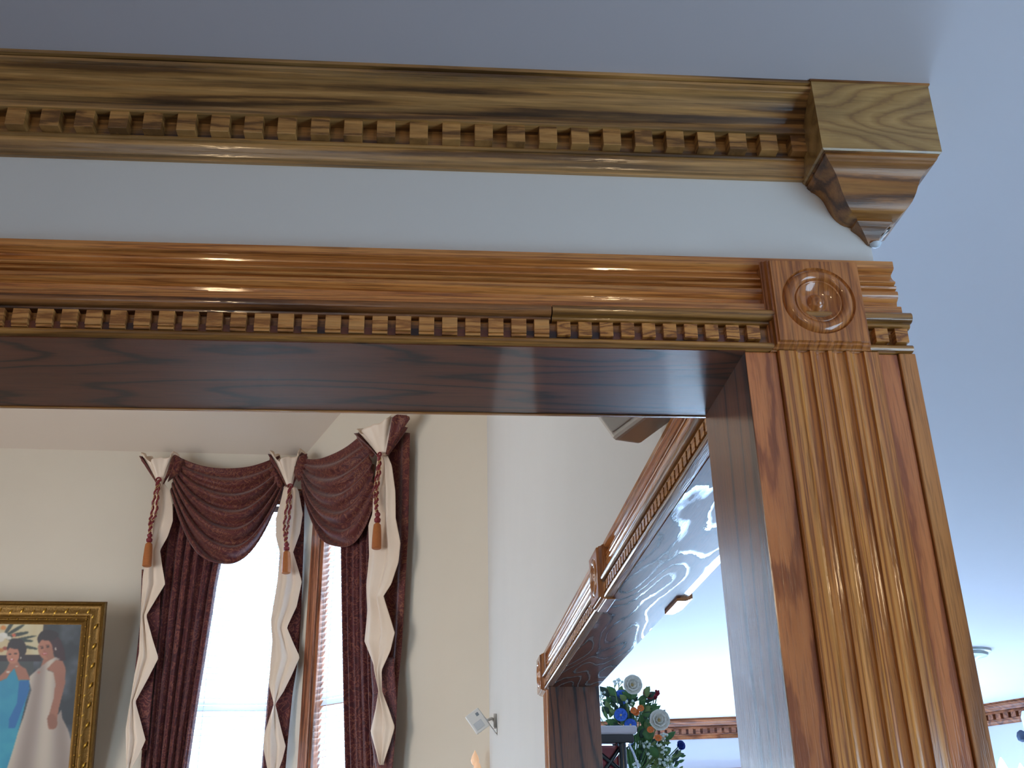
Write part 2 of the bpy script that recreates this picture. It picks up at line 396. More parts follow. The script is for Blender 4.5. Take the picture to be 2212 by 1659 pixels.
def blind(label, pl, s0, s1, z0, z1, grp):
    root = thing('window_blind', label, 'blind', pl.pt((s0+s1)/2, z0, .0), grp)
    obox('headrail', pl.pt(s0, z1-.05, -.07), pl.a*(s1-s0), pl.n*.05, Vector((0, 0, .045)), white_pl, root)
    tl = math.radians(58); dv = pl.n*(.046*math.cos(tl)) - Vector((0, 0, .046*math.sin(tl)))
    base = pl.pt(s0, z1-.07, -.075); A = pl.a*(s1-s0); nrm = A.normalized().cross(dv.normalized())*.0025
    first = obox('blind_slat', base, A, dv, nrm, slat_m, root)
    n = int((z1-.07-z0)/.041)
    for k in range(1, n):
        c = dup(first, root, (0, 0, -.041*k))
    for f in (.2, .8):
        tube('ladder_cord', [pl.pt(s0+(s1-s0)*f, z0, -.035), pl.pt(s0+(s1-s0)*f, z1-.05, -.035)], .0015, white_pl, root, 5)
    return root
blind('white venetian blind between the two curtain panels under the left swag', BACK, sB0+.035, sB1-.035, Z+.45, zB1-.035, 'white blinds')
blind('narrow white venetian blind in the angled window beside the wooden casing', DIAG, sD0+.035, sD1-.035, Z+.45, zD1-.035, 'white blinds')

# ================================================================== WOODWORK
# ---- crown moulding at the ceiling of the wall facing the camera
CROWN = [(0, .820), (.068, .8205), (.0682, .8158), (.0625, .8150), (.0625, .8138), (.0655, .8130), (.0650, .8100), (.0600, .8092)] + \
        [(.0595-.0012*i-.0012*math.sin(i/9*math.pi)*0, .8085-.0001*i) for i in (0,)] + \
        [(.0590, .8080), (.0535, .8065), (.0490, .8040), (.0455, .8010), (.0430, .7980), (.0400, .7955), (.0365, .7935), (.0335, .7908), (.0310, .7880), (.0280, .7855), (.0268, .7835)] + \
        [(.0300, .7828), (.0300, .7742), (.0275, .7735), (.0110, .7735), (.0110, .7510), (.0160, .7508), (.0165, .7488), (.0150, .7470), (.0130, .7466), (.0130, .7445),
         (.0122, .7410), (.0098, .7365), (.0078, .7330), (.0074, .7310), (.0050, .7300), (.0045, .7275), (0, .7275)]
def crown_at(root, O, along, out, L, mat, dmat, k, dent, sp, wd):
    """O: wall corner at the eye level, k: scale; dent: list of distances of dentil centres"""
    pts = [(p*k, (z-.82)*k) for p, z in CROWN]
    sweep('crown_board', pts, O, out, (0, 0, 1), along, L, mat, root)
    if not dent: return
    al = Vector(along); ou = Vector(out); first = None
    w_ = wd*k; a = al*(-w_/2)
    O2 = Vector(O)+al*dent[0]+ou*(.0108*k)+Vector((0, 0, (.7745-.82)*k))
    first = obox('dentil', O2+a, al*w_, ou*(.0165*k), Vector((0, 0, -.0232*k)), dmat, root, bevel=.0006)
    for s in dent[1:]:
        dup(first, root, al*(s-dent[0]))
t1 = group_root('trim_1', 'dark stained crown moulding with square dentils under the ceiling')
LX = -3.3
cd = []
x = -.4545
cx_list = [-.4545+.0365*i for i in range(25)]
far_left = [-.4545-.0365*i for i in range(8, 0, -1)]
crown_at(t1, (LX, Y0, ZC), (1, 0, 0), (0, -1, 0), .4315-LX, pine_x, pine_d, 1.0, [c-LX for c in far_left+cx_list if c < .428], .0365, .0205)

# ---- corner drop under the ceiling where the wall ends
dr = thing('corner_drop', 'dark stained pointed wooden corner block hanging under the ceiling at the wall end', 'corbel', (XW1, Y0, Z+.644))
def pyramid(nm, prof, mat):
    vs, fs = [], []
    for h, z in prof:
        vs += [(XW1-h, Y0-h, Z+z), (XW1+h, Y0-h, Z+z), (XW1+h, Y0+h, Z+z), (XW1-h, Y0+h, Z+z)]
    for i in range(len(prof)-1):
        for k in range(4): fs.append((4*i+k, 4*i+(k+1) % 4, 4*i+4+(k+1) % 4, 4*i+4+k))
    fs += [(0, 3, 2, 1), tuple(range(4*len(prof)-4, 4*len(prof)))]
    return mesh_obj(nm, vs, fs, mat, dr, smooth=24)
pyramid('face_block', [(.0683, .8195), (.0690, .8190), (.0683, .7255), (.0665, .7238)], pine_block)
pyramid('cap_strip', [(.0705, .8203), (.0705, .8180), (.0688, .8175)], pine_low)
pyramid('ogee_drop', [(.0655, .7238), (.0655, .7222), (.0638, .7218), (.0642, .7195), (.0628, .7172), (.0610, .7160), (.0600, .7140),
                      (.0560, .7118), (.0525, .7085), (.0495, .7050), (.0474, .7010), (.0458, .6965), (.0443, .6920), (.0428, .6875), (.0408, .6830), (.0385, .6785),
                      (.0352, .6740), (.0315, .6705), (.0275, .6682), (.0215, .6668), (.0200, .6660), (.0204, .6628), (.0182, .6605), (.0150, .6580), (.0115, .6545), (.0085, .6500), (.0055, .6450), (.0042, .6432)], pine_low)
cq = [(XW1+.006, Y0-.001, Z+.6436), (XW1+.019, Y0-.001, Z+.6590), (XW1+.034, Y0-.001, Z+.676), (XW1+.048, Y0-.001, Z+.698), (XW1+.0655, Y0-.001, Z+.7245),
      (XW1+.060, Y0-.001, Z+.7145), (XW1+.050, Y0-.001, Z+.7065), (XW1+.0443, Y0-.001, Z+.6925), (XW1+.0385, Y0-.001, Z+.6785), (XW1+.028, Y0-.001, Z+.6685), (XW1+.019, Y0-.001, Z+.661)]
mesh_obj('film_strip', [Vector(q) for q in cq]+[Vector(q)+Vector((0, .006, 0)) for q in cq],
         [tuple(range(11)), tuple(range(11, 22))]+[(i, (i+1) % 11, 11+(i+1) % 11, 11+i) for i in range(11)], pale_m, dr)  # thin pale film strip in the hollow of the ogee
lathe('caulk_tip', [(.001, -.003), (.005, -.001), (.007, .002), (.004, .004)], (XW1+.004, Y0-.004, Z+.6415), pale_m, dr, 10)

# ---- head trim: fluted casing board, bull-nosed strip, dentil band, bottom bead
CASING = [(0, .612), (.0180, .612), (.0180, .6035), (.0165, .6022), (.0085, .6000), (.0080, .5980), (.0100, .5940), (.0128, .5905), (.0155, .5880), (.0155, .5862),
          (.0105, .5848), (.0103, .5836), (.0148, .5826), (.0162, .5808), (.0150, .5790), (.0110, .5778), (.0108, .5766), (.0155, .5754), (.0168, .5735), (.0168, .5700),
          (.0150, .5672), (.0098, .5640), (.0090, .5600), (.0105, .5572), (.0098, .5560), (.0175, .5553), (.0180, .5546), (.0180, .5455), (0, .5455)]
NOSE = [(0, .5446), (.0100, .5446), (.0100, .5436), (.0235, .5436)] + arc(.0235, .5374, .0062, 90, -78, 7) + [(.0205, .5312), (.0200, .5292), (.0185, .5280), (.0165, .5275), (0, .5275)]
BAND = [(0, .5275), (.0135, .5275), (.0135, .5062), (0, .5062)]
BEAD = [(0, .5062), (.0205, .5062)] + arc(.0205, .5022, .0040, 90, -90, 5) + [(0, .4982)]
def rel(p): return [(a, b2-.498) for a, b2 in p]
def head_trim(root, O, along, out, L, casing_m, nose_m, nose_split=None, with_casing=True):
    Zv = (0, 0, 1); al = Vector(along)
    sweep('casing_board', rel(CASING), O, out, Zv, along, L, casing_m, root)
    if nose_split:
        sweep('bullnose_strip', rel(NOSE), O, out, Zv, along, nose_split-.0006, nose_m[0], root)
        sweep('bullnose_strip', rel(NOSE), Vector(O)+al*(nose_split+.0006), out, Zv, along, L+.004-nose_split, nose_m[1], root)
    else:
        sweep('bullnose_strip', rel(NOSE), O, out, Zv, along, L+.004, nose_m[0], root)
    sweep('dentil_band', rel(BAND), O, out, Zv, along, L, nose_m[-1], root)
    sweep('bottom_bead', rel(BEAD), O, out, Zv, along, L+.002, nose_m[-1], root)
def dentils(root, O, along, out, pos, wd, z0, z1, dep, mat, yoff=0):
    al, ou = Vector(along), Vector(out)
    O2 = Vector(O)+al*(pos[0]-wd/2)+ou*.0130+Vector((0, 0, z0-.498))
    first = obox('dentil', O2, al*wd, ou*dep, Vector((0, 0, z1-z0)), mat, root, bevel=.0005)
    for s in pos[1:]:
        dup(first, root, al*(s-pos[0])+Vector((0, 0, random.uniform(-.0003, .0003))))
t2 = group_root('trim_2', 'glossy oak head casing with dentil band over the wide opening')
Ohd = Vector((LX, Y0, ZO))
XE = .5095
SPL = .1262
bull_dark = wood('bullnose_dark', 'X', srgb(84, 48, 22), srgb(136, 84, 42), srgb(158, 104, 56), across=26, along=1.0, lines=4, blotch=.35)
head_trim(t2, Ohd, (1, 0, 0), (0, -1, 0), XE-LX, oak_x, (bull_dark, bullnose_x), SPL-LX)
lp = [-.4091+.02384*i for i in range(-12, 23)]
dentils(t2, Ohd, (1, 0, 0), (0, -1, 0), [a-LX for a in lp], .0158, .5105, .5268, .0115, dentil_m)
# little feet under the left run of dentils (a second small step)
ft = obox('dentil_foot', Ohd+Vector((lp[0]-LX-.0079, -.0130, .5075-.498)), (.0158, 0, 0), (0, -.0095, 0), (0, 0, .0028), dentil_m, t2, bevel=.0004)
for a in lp[1:]: dup(ft, t2, (a-lp[0], 0, 0))
dentil_gold = wood('dentil_gold', 'X', srgb(136, 80, 30), srgb(188, 122, 54), srgb(206, 142, 70), depth='Y', across=90, along=20, lines=3, blotch=.2, coat=.8, coat_r=.18, rough=.35, pore=.3, bump=.6)
rp = [.1385+.0224*i for i in range(10)]
dentils(t2, Ohd, (1, 0, 0), (0, -1, 0), [a-LX for a in rp]+[.4795-LX, .5015-LX], .0142, .5090, .5255, .0105, dentil_gold)

# soffit and reveal of the near opening
t3 = group_root('trim_3', 'dark glossy oak boards lining the underside and side of the wide opening')
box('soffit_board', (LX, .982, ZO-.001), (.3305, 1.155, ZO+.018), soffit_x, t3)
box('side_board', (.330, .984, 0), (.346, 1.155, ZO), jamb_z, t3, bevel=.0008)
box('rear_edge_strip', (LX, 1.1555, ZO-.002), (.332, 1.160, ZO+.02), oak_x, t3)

# ---- the post: boards around the wall end
t4 = group_root('trim_4', 'fluted oak post casing below the square corner block')
box('post_core', (.346, 1.0, 0), (XW1, Y1, ZO+.012), dark_gap, t4)
box('edge_board', (.3305, .9835, 0), (.3640, .9995, ZO-.0008), board_red, t4, bevel=.0006)
fl = [(0, 0), (0, .0200)]
fl += [(.0012, .0215), (.0165, .0215)]
for i in range(4):
    x0 = .0185+i*.0195
    fl += [(x0, .0225)]+[(x0+.0155*(.5-.5*math.cos(math.pi*j/6)), .0225-.0052*math.sin(math.pi*j/6)) for j in range(1, 6)]+[(x0+.0155, .0225)]
fl += [(.0965, .0215), (.1085, .0215), (.1092, .0200), (.1092, 0)]
sweep('fluted_casing', fl, (.3646, Y0, 0), (1, 0, 0), (0, -1, 0), (0, 0, 1), ZO-.0006, flute_m, t4, smooth=25)
box('flat_board', (.4744, .9830, 0), (.4955, .9995, ZO-.0008), board_red, t4, bevel=.0008)
box('outer_board', (.4960, .9795, 0), (.5140, 1.150, ZO-.0008), board_gold, t4, bevel=.0012)
box('rear_board', (.346, 1.1250, 0), (.4960, 1.1500, ZO-.0008), board_gold, t4)

# ---- rosette corner blocks
def rosette(label, O, A, out, grp='carved corner blocks', size=.1095, mat=None, th=(.0, .0335)):
    """O: centre on the wall plane; A: sideways axis; out: away from the wall"""
    A, Nn = Vector(A), Vector(out); V = Vector((0, 0, 1)); O = Vector(O); h = size/2
    root = thing('corner_block', label, 'corner block', O, grp)
    mat = mat or oak_block
    vs, fs = [], []
    prof = [(h-.0006, th[0]), (h, th[0]+.001), (h, th[1]-.0150), (h-.0012, th[1]-.0140), (h-.0012, th[1]-.0115), (h-.0030, th[1]-.0095), (h-.0040, th[1]-.0060), (h-.0042, th[1]-.0045), (h-.0060, th[1]-.0040), (h-.0066, th[1])]
    for r, d in prof:
        for sx, sz in ((-1, -1), (1, -1), (1, 1), (-1, 1)):
            vs.append(O+A*(sx*r)+V*(sz*r)+Nn*d)
    for i in range(len(prof)-1):
        for k in range(4): fs.append((4*i+k, 4*i+(k+1) % 4, 4*i+4+(k+1) % 4, 4*i+4+k))
    fs.append((0, 3, 2, 1))
    # front face ring from square to circle
    seg = 64; base = len(vs); R = .0400; hs = prof[-1][0]
    sq = []
    for k in range(seg):
        a = 2*math.pi*(k+.5)/seg; c, s = math.cos(a), math.sin(a); q = hs/max(abs(c), abs(s)); vs.append(O+A*(c*q)+V*(s*q)+Nn*th[1])
    for k in range(seg):
        a = 2*math.pi*(k+.5)/seg; vs.append(O+A*(math.cos(a)*R)+V*(math.sin(a)*R)+Nn*th[1])
    for k in range(seg): fs.append((base+k, base+(k+1) % seg, base+seg+(k+1) % seg, base+seg+k))
    # corners of the square that the ring leaves out
    cs = [4*(len(prof)-1)+i for i in range(4)]
    for ci, a0 in ((0, 225), (1, 315), (2, 45), (3, 135)):
        k = int(round(a0/360*seg-.5)); k0 = (int(math.floor(a0/360*seg-.5))) % seg
        fs.append((cs[ci], base+k0, base+(k0+1) % seg))
    mesh_obj('block', vs, fs, mat, root, smooth=20)
    rr = [.0400, .0394, .0388, .0384, .0376, .0362, .0344, .0325, .0305, .0287, .0272, .0262, .0254, .0246, .0238, .0230, .0224, .0214, .0195, .0172, .0150, .0130, .0116, .0108, .0100, .0088, .0072, .0056, .0048, .0042, .0034, .0022, .0008]
    def hgt(r):
        if r > .0385: return -.0030*((.0400-r)/.0015)
        if r > .0255:
            q = (.0385-r)/.0130; return -.0030+.0052*math.sin(math.pi*min(1, q*.98))**.7+.0016*q
        if r > .0228: return -.0014+.0014*math.sin((.0255-r)/.0027*math.pi)
        if r > .0108:
            q = (.0228-r)/.0120; return -.0014-.0058*math.sin(q*math.pi/2)
        if r > .0046:
            q = (.0108-r)/.0062; return -.0072+.0062*math.sin(q*math.pi/2)
        q = (.0046-r)/.0046; return -.0010+.0022*math.sin(q*math.pi/2)
    vs, fs = [], []
    for r in rr:
        for k in range(seg):
            a = 2*math.pi*(k+.5)/seg; vs.append(O+A*(math.cos(a)*r)+V*(math.sin(a)*r)+Nn*(th[1]+hgt(r)))
    for i in range(len(rr)-1):
        for k in range(seg): fs.append((i*seg+k, i*seg+(k+1) % seg, (i+1)*seg+(k+1) % seg, (i+1)*seg+k))
    fs.append(tuple(range((len(rr)-1)*seg, len(rr)*seg)))
    mesh_obj('bullseye_ring', vs, fs, mat, root, smooth=60)
    return root
for BD, nm_ in (('Y', 'oak_block'), ('X', 'oak_block_side')):
    ob_ = wood(nm_, 'Z', srgb(146, 84, 36), srgb(176, 106, 48), srgb(192, 122, 60), across=75, along=3, lines=3, blotch=.15, coat_r=.05, coat_bump=.03, bump=.15, lw=.35, depth=BD)
oak_block = bpy.data.materials['oak_block']; oak_side = bpy.data.materials['oak_block_side']
rosette('square oak corner block with a turned bullseye on top of the fluted post', (.4122, Y0, Z+.5518), (1, 0, 0), (0, -1, 0))

# ---- side opening between great room and blue room
YJ = 3.15
t5 = group_root('trim_5', 'dentil head casing over the side opening of the great room')
Os = Vector((XW0, 1.156, ZO))
head_trim(t5, Os, (0, 1, 0), (-1, 0, 0), 3.27-1.156, oak_y, (bullnose_y,))
sp = .0252
mid0, mid1 = 2.075-1.156, 2.185-1.156
dentils(t5, Os, (0, 1, 0), (-1, 0, 0), [p for p in [.02+sp*i for i in range(82)] if not (mid0-.006 < p < mid1+.006)], .0165, .5085, .5262, .0110, dentil_m)
rosette('carved corner block in the middle of the side opening head casing', (XW0, 2.130, Z+.5518), (0, -1, 0), (-1, 0, 0), size=.113, mat=oak_side)
rosette('carved corner block at the far end of the side opening', (XW0, 3.262, Z+.5500), (0, -1, 0), (-1, 0, 0), size=.113, mat=oak_side)
t6 = group_root('trim_6', 'blue room side of the side opening head casing')
head_trim(t6, (XW1, 1.156, ZO), (0, 1, 0), (1, 0, 0), .93, oak_y, (bullnose_y,))
rosette('carved corner block seen from below on the blue room side of the side opening', (XW1, 2.130, Z+.5500), (0, 1, 0), (1, 0, 0), size=.118, mat=oak_side)
t7 = group_root('trim_7', 'dark glossy oak boards lining the side opening')
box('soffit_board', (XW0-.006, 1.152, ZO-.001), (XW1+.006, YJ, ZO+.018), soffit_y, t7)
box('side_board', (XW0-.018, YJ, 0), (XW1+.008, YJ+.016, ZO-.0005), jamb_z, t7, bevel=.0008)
sweep('side_casing', [(a, b2) for a, b2 in fl], (XW0, YJ+.004, 0), (0, 1, 0), (-1, 0, 0), (0, 0, 1), ZO-.008, flute_m, t7, smooth=25)
# tip of the matching corner drop hanging above the side opening
d2 = thing('corner_drop', 'small dark wooden drop tip just under the big opening, beside the side casing', 'corbel', atX(1424, 904, XW0-.01))
q = atX(1424, 905, XW0-.016)
lathe('drop_tip', [(.0015, 0), (.006, .006), (.009, .016), (.016, .03), (.02, .05), (.026, .07)], q, pine_low, d2, 4)
lathe('drop_cap', [(.028, .07), (.030, .074), (.030, .095), (.028, .1)], q, pine_low, d2, 4)

# ---- blue room: far walls with crown moulding and windows
A1 = Vector((1.4314, 6.46, 0)); d1 = Vector((1, -.232, 0)).normalized()
K1 = Vector((3.04, 6.08, 0)); A0b = K1 - d1*2.75
d2v = Vector((.52, -1.0, 0)).normalized()
W1 = Plane(A0b, d1, (d1.y, -d1.x, 0)); W2 = Plane(K1, d2v, (d2v.y, -d2v.x, 0))
if W1.n.y > 0: W1.n = -W1.n
if W2.n.y > 0: W2.n = -W2.n
zt = W1.at(1560, 1662).z; zw = min(zt, Z+.60)
w1h = [(.75, 2.55, .25, zw-.07)]
wall_holes('wall_blue_room', W1, -.1, 2.75, 0, ZC, w1h, blue_paint)
wall_holes('wall_blue_room_angled', W2, 0, 3.0, 0, ZC, [(.5, 1.5, .3, zw-.2)], blue_paint)
def far_window(name, pl, s0, s1, z0, z1, n):
    root = group_root(name)
    def bar(nm, a, b2, q0, q1, o0, o1, mat=far_oak):
        return obox(nm, pl.pt(a, q0, o0), pl.a*(b2-a), pl.n*(o1-o0), Vector((0, 0, q1-q0)), mat, root)
    bar('window_casing', s0-.08, s1+.08, z1, z1+.075, 0, .02); bar('window_casing', s0-.08, s0, z0, z1, 0, .02); bar('window_casing', s1, s1+.08, z0, z1, 0, .02)
    bar('window_sill', s0-.08, s1+.08, z0-.04, z0, 0, .04)
    for i in range(n+1):
        a = s0+(s1-s0-.04)*i/n; bar('window_mullion', a, a+.04, z0, z1, -.1, -.05)
    bar('window_pane', s0, s1, z0, z1, -.082, -.078, glass_m)
far_window('window_3', W1, .75, 2.55, .25, zw-.07, 3)
far_window('window_4', W2, .5, 1.5, .3, zw-.2, 1)
t8 = group_root('trim_8', 'crown moulding with dentils on the far wall of the blue room')
far_pine = wood('far_crown_wood', 'X', srgb(112, 58, 30), srgb(150, 84, 48), srgb(160, 96, 56), across=14, along=1.0, lines=2.5, blotch=.45, coat_r=.3, coat=.25, spec_l=.15)
crown_at(t8, W1.pt(0, ZC), W1.a, W1.n, 2.76, far_pine, far_oak, 1.18, [.45+.0410*i for i in range(40)], .04, .0225)
t9 = group_root('trim_9', 'crown moulding with dentils on the angled wall at the right of the blue room')
crown_at(t9, W2.pt(0, ZC), W2.a, W2.n, 2.2, far_pine, far_oak, 1.18, [.02+.0470*i for i in range(30)], .04, .025)

# ================================================================== DRAPERY
def sheet(name, pl, left, right, y0, y1, ny, nx, disp, mat, parent, off=.06, th=.003):
    """cloth hanging in front of wall pl; left/right: px edges (x,y) by row"""
    vs, fs = [], []
    for j in range(ny+1):
        v = j/ny; y = y0+(y1-y0)*v; a, b2 = lerp_poly(left, y), lerp_poly(right, y)
        for i in range(nx+1):
            u = i/nx; vs.append(pl.at(a+(b2-a)*u, y, off)+pl.n*disp(u, v))
    for j in range(ny):
        for i in range(nx):
            k = j*(nx+1)+i; fs.append((k, k+1, k+nx+2, k+nx+1))
    return mesh_obj(name, vs, fs, mat, parent, smooth=70, solid=th)
def pleats(n, amp, ph=0, drift=.0):
    return lambda u, v: amp*(math.sin(2*math.pi*(n*u+ph+drift*v))+.35*math.sin(2*math.pi*(2.3*n*u+.7+ph)))
G = 'drapes around the great room windows'
# left curtain of the left window
cp = thing('curtain_panel', 'maroon damask curtain panel left of the bright blind, behind the leftmost cream cascade', 'curtain', BACK.at(380, 1659, .05), G)
sheet('panel', BACK, [(352, 1100), (340, 1200), (332, 1300), (322, 1420), (312, 1560), (302, 1700)], [(500, 1100), (480, 1200), (468, 1260), (446, 1400), (425, 1530), (400, 1700)], 1090, 1700, 60, 90, pleats(6.5, .017, .1, .2), maroon_m, cp, .07)
sheet('side_return', BACK, [(318, 1180), (316, 1290), (314, 1330), (300, 1480), (290, 1560), (288, 1620)], [(360, 1180), (356, 1300), (345, 1400), (335, 1500), (320, 1620)], 1180, 1615, 30, 16, pleats(1, .006), maroon_m, cp, .05)
# right curtain of the left window
cp = thing('curtain_panel', 'narrow maroon damask curtain panel behind the middle cream cascade', 'curtain', BACK.at(600, 1659, .05), G)
sheet('panel', BACK, [(606, 1060), (604, 1200), (588, 1400), (578, 1500), (570, 1600), (562, 1700)], [(658, 1060), (657, 1150), (652, 1290), (648, 1400), (632, 1500), (622, 1600), (614, 1700)], 1060, 1700, 50, 40, pleats(2.4, .010), maroon_m, cp, .05)
# right curtain of the angled window
cp = thing('curtain_panel', 'pleated maroon curtain panel left of the rightmost cream cascade on the angled window', 'curtain', DIAG.at(780, 1659, .05), G)
sheet('panel', DIAG, [(738, 1100), (741, 1300), (745, 1500), (750, 1700)], [(806, 1100), (803, 1300), (808, 1500), (815, 1700)], 1090, 1700, 50, 64, pleats(4.5, .013, .3), maroon_m, cp, .06)
# maroon return at the far right
cp = thing('curtain_panel', 'dark maroon side panel against the wall right of the rightmost cream cascade', 'curtain', DIAG.at(860, 1659, .05), G)
sheet('panel', DIAG, [(838, 950), (834, 1080), (830, 1300), (822, 1450), (812, 1560), (806, 1700)], [(884, 930), (883, 1000), (880, 1150), (874, 1260), (866, 1400), (858, 1480), (850, 1600), (842, 1700)], 935, 1700, 60, 30, lambda u, v: .012*math.sin(2*math.pi*(1.3*u+.1))-.03*max(0, u-.75)*4*.5, maroon_s, cp, .07)

def swag(label, pl, Ltop, Lbot, Rtop, Rbot, top_dip, bot_dip, skew, nf, amp, off):
    root = thing('swag', label, 'swag', pl.at((Ltop[0]+Rtop[0])/2, (Ltop[1]+Lbot[1])/2, off), G)
    nu, nv = 70, 110; vs, fs = [], []
    for j in range(nv+1):
        t = j/nv
        L_ = (Ltop[0]+(Lbot[0]-Ltop[0])*t, Ltop[1]+(Lbot[1]-Ltop[1])*t); R_ = (Rtop[0]+(Rbot[0]-Rtop[0])*t, Rtop[1]+(Rbot[1]-Rtop[1])*t)
        dip = top_dip+(bot_dip-top_dip)*(t**.92)
        for i in range(nu+1):
            u = i/nu; uu = u**(1+skew*t) if skew >= 0 else 1-(1-u)**(1-skew*t)
            q = abs(2*uu-1); sh = (1-q**(2.2+.3*t))
            px = L_[0]+(R_[0]-L_[0])*u; py = L_[1]+(R_[1]-L_[1])*u+dip*sh
            fold = math.sin(2*math.pi*(nf*t+.45*math.sin(3*u+2*t)+.08*math.sin(9*u)))
            fold = math.copysign(abs(fold)**.8, fold)
            env = .35+.65*sh
            dd = 1.35*amp*env*fold*(.5+.5*min(1, t*3))+.07*sh*(.3+.7*math.sin(math.pi*min(1, t*1.05)))
            vs.append(pl.at(px, py, off)+pl.n*dd)
    for j in range(nv):
        for i in range(nu):
            k = j*(nu+1)+i; fs.append((k, k+1, k+nu+2, k+nu+1))
    mesh_obj('swag_cloth', vs, fs, maroon_s, root, smooth=80, solid=.004)
    return root
sw = swag('left maroon damask swag draped between the leftmost and middle cream knots', BACK, (384, 986), (368, 1062), (604, 984), (612, 1056), 30, 160, -.10, 6.2, .022, .13)
sw2 = swag('right maroon damask swag on the angled wall between the middle and rightmost cream knots', DIAG, (652, 988), (652, 1050), (792, 930), (812, 1068), 26, 122, .02, 6.2, .018, .12)
# gathered shoulders at the ends of the swags
def shoulder(root, pl, pts, off, mat=maroon_s):
    """closed px outline, bulged towards the room"""
    n = len(pts); c = (sum(p[0] for p in pts)/n, sum(p[1] for p in pts)/n)
    vs, fs = [], []
    rings = 5
    for r in range(rings):
        f = 1-r/rings
        for k, p in enumerate(pts):
            vs.append(pl.at(c[0]+(p[0]-c[0])*f, c[1]+(p[1]-c[1])*f, off)+pl.n*(.045*math.sqrt(1-f*f)+.006*math.sin(k*2.1)))
    vs.append(pl.at(c[0], c[1], off)+pl.n*.045)
    for k, p in enumerate(pts): vs.append(pl.at(p[0], p[1], off-.03))
    for r in range(rings-1):
        for k in range(n): fs.append((r*n+k, r*n+(k+1) % n, (r+1)*n+(k+1) % n, (r+1)*n+k))
    ce = rings*n
    for k in range(n): fs.append(((rings-1)*n+k, (rings-1)*n+(k+1) % n, ce)); fs.append((ce+1+k, ce+1+(k+1) % n, (k+1) % n, k))
    fs.append(tuple(range(ce+1, ce+1+n)))
    return mesh_obj('gathered_end', vs, fs, mat, root, smooth=70)
shoulder(sw, BACK, [(380, 984), (392, 990), (401, 996), (394, 1012), (386, 1028), (374, 1032), (362, 1042), (368, 1020), (372, 1005)], .14)
shoulder(sw, BACK, [(586, 1000), (604, 1026), (616, 1036), (615, 1050), (604, 1060), (590, 1044), (580, 1024)], .12)
shoulder(sw2, DIAG, [(650, 984), (664, 980), (662, 996), (658, 1020), (652, 1036), (644, 1040), (637, 1026), (638, 1012), (648, 1002)], .13)
shoulder(sw2, DIAG, [(777, 931), (786, 936), (800, 948), (812, 976), (806, 990), (792, 974), (776, 950), (774, 944)], .12)

def cascade(label, pl, left, right, top, neck, hw, hh, lining, off, folds, right_flap):
    y0, y1 = left[0][1], left[-1][1]
    root = thing('cascade_drape', label, 'drape', pl.at(neck[0], y1, off), G)
    cr = [0]+folds+[1]
    def disp(u, v):
        d = 0
        for i, f in enumerate(folds):
            w_ = .10; q = (u-f-.03*math.sin(5*v+i))/w_
            d += (.016 if i % 2 == 0 else .012)*math.exp(-q*q)*(1 if i % 2 == 0 else -1)
        return d + .010*math.sin(9*v+3*u)*(.4+.6*u)
    sheet('cream_cloth', pl, left, right, y0, y1, 110, 40, disp, cream_m, root, off, .004)
    for k, (la, ra, a, b2) in enumerate(lining):
        sheet('maroon_lining', pl, la, ra, a, b2, 24, 12, lambda u, v: -.004+.004*math.sin(6*u), maroon_m, root, off-.035, .003)
    # ruffled knot: a gathered funnel opening upwards
    base = pl.at(neck[0], neck[1], off+.015); top_p = pl.at(top[0], top[1], off+.02)
    ax = (top_p-base); H = ax.length; ax.normalize()
    W_ = (pl.at(top[0]+hw, top[1], off)-pl.at(top[0]-hw, top[1], off)).length/2
    sx = pl.a if pl.a.x > 0 else -pl.a
    seg, rows = 72, 16
    for part, rs, mat, dz in (('ruffle', 1.0, cream_m, 0), ('maroon_tip', 1.10, maroon_s, -.012)):
        vs, fs = [], []
        for j in range(rows+1):
            t = j/rows
            r = W_*(.20+.80*t**1.15)*rs
            for k in range(seg):
                a = 2*math.pi*k/seg
                ruff = 1+.13*t*math.sin(7*a+1.5*t)+.07*t*math.sin(13*a+2)
                hz = H*t*(.82+.12*math.sin(2*a+.8)*t+.10*math.sin(5*a)*t+.16*abs(math.cos(a))*t)
                if part == 'maroon_tip': hz = hz*.93; 
                if part == 'maroon_tip' and abs(math.cos(a)) < .72: ruff *= .9
                vs.append(base+ax*(hz+dz)+sx*(math.cos(a)*r*ruff)+pl.n*(math.sin(a)*r*ruff*.55))
        for j in range(rows):
            for k in range(seg):
                if part == 'maroon_tip' and abs(math.cos(2*math.pi*(k+.5)/seg)) < .80: continue
                fs.append((j*seg+k, j*seg+(k+1) % seg, (j+1)*seg+(k+1) % seg, (j+1)*seg+k))
        mesh_obj(part, vs, fs, mat, root, smooth=80, solid=.003)
    return root
cA_l = [(338, 1040), (330, 1090), (322, 1130), (318, 1180), (308, 1250), (303, 1330), (300, 1410), (290, 1460), (284, 1500), (272, 1575), (273, 1659), (272, 1700)]
cA_r = [(352, 1040), (366, 1060), (373, 1095), (373, 1125), (362, 1158), (345, 1188), (350, 1222), (357, 1261), (336, 1296), (316, 1330), (330, 1380), (343, 1422), (318, 1470), (292, 1516), (304, 1560), (314, 1598), (300, 1630), (284, 1659), (278, 1700)]
cascade('cream zigzag cascade with maroon lining hanging from the leftmost knot near the portrait', BACK, cA_l, cA_r, (345, 986), (346, 1042), 36, 50,
        [([(306, 1230), (303, 1340), (290, 1460), (284, 1620)], [(346, 1230), (345, 1340), (332, 1460), (318, 1620)], 1230, 1620)], .155, [.25, .45], False)
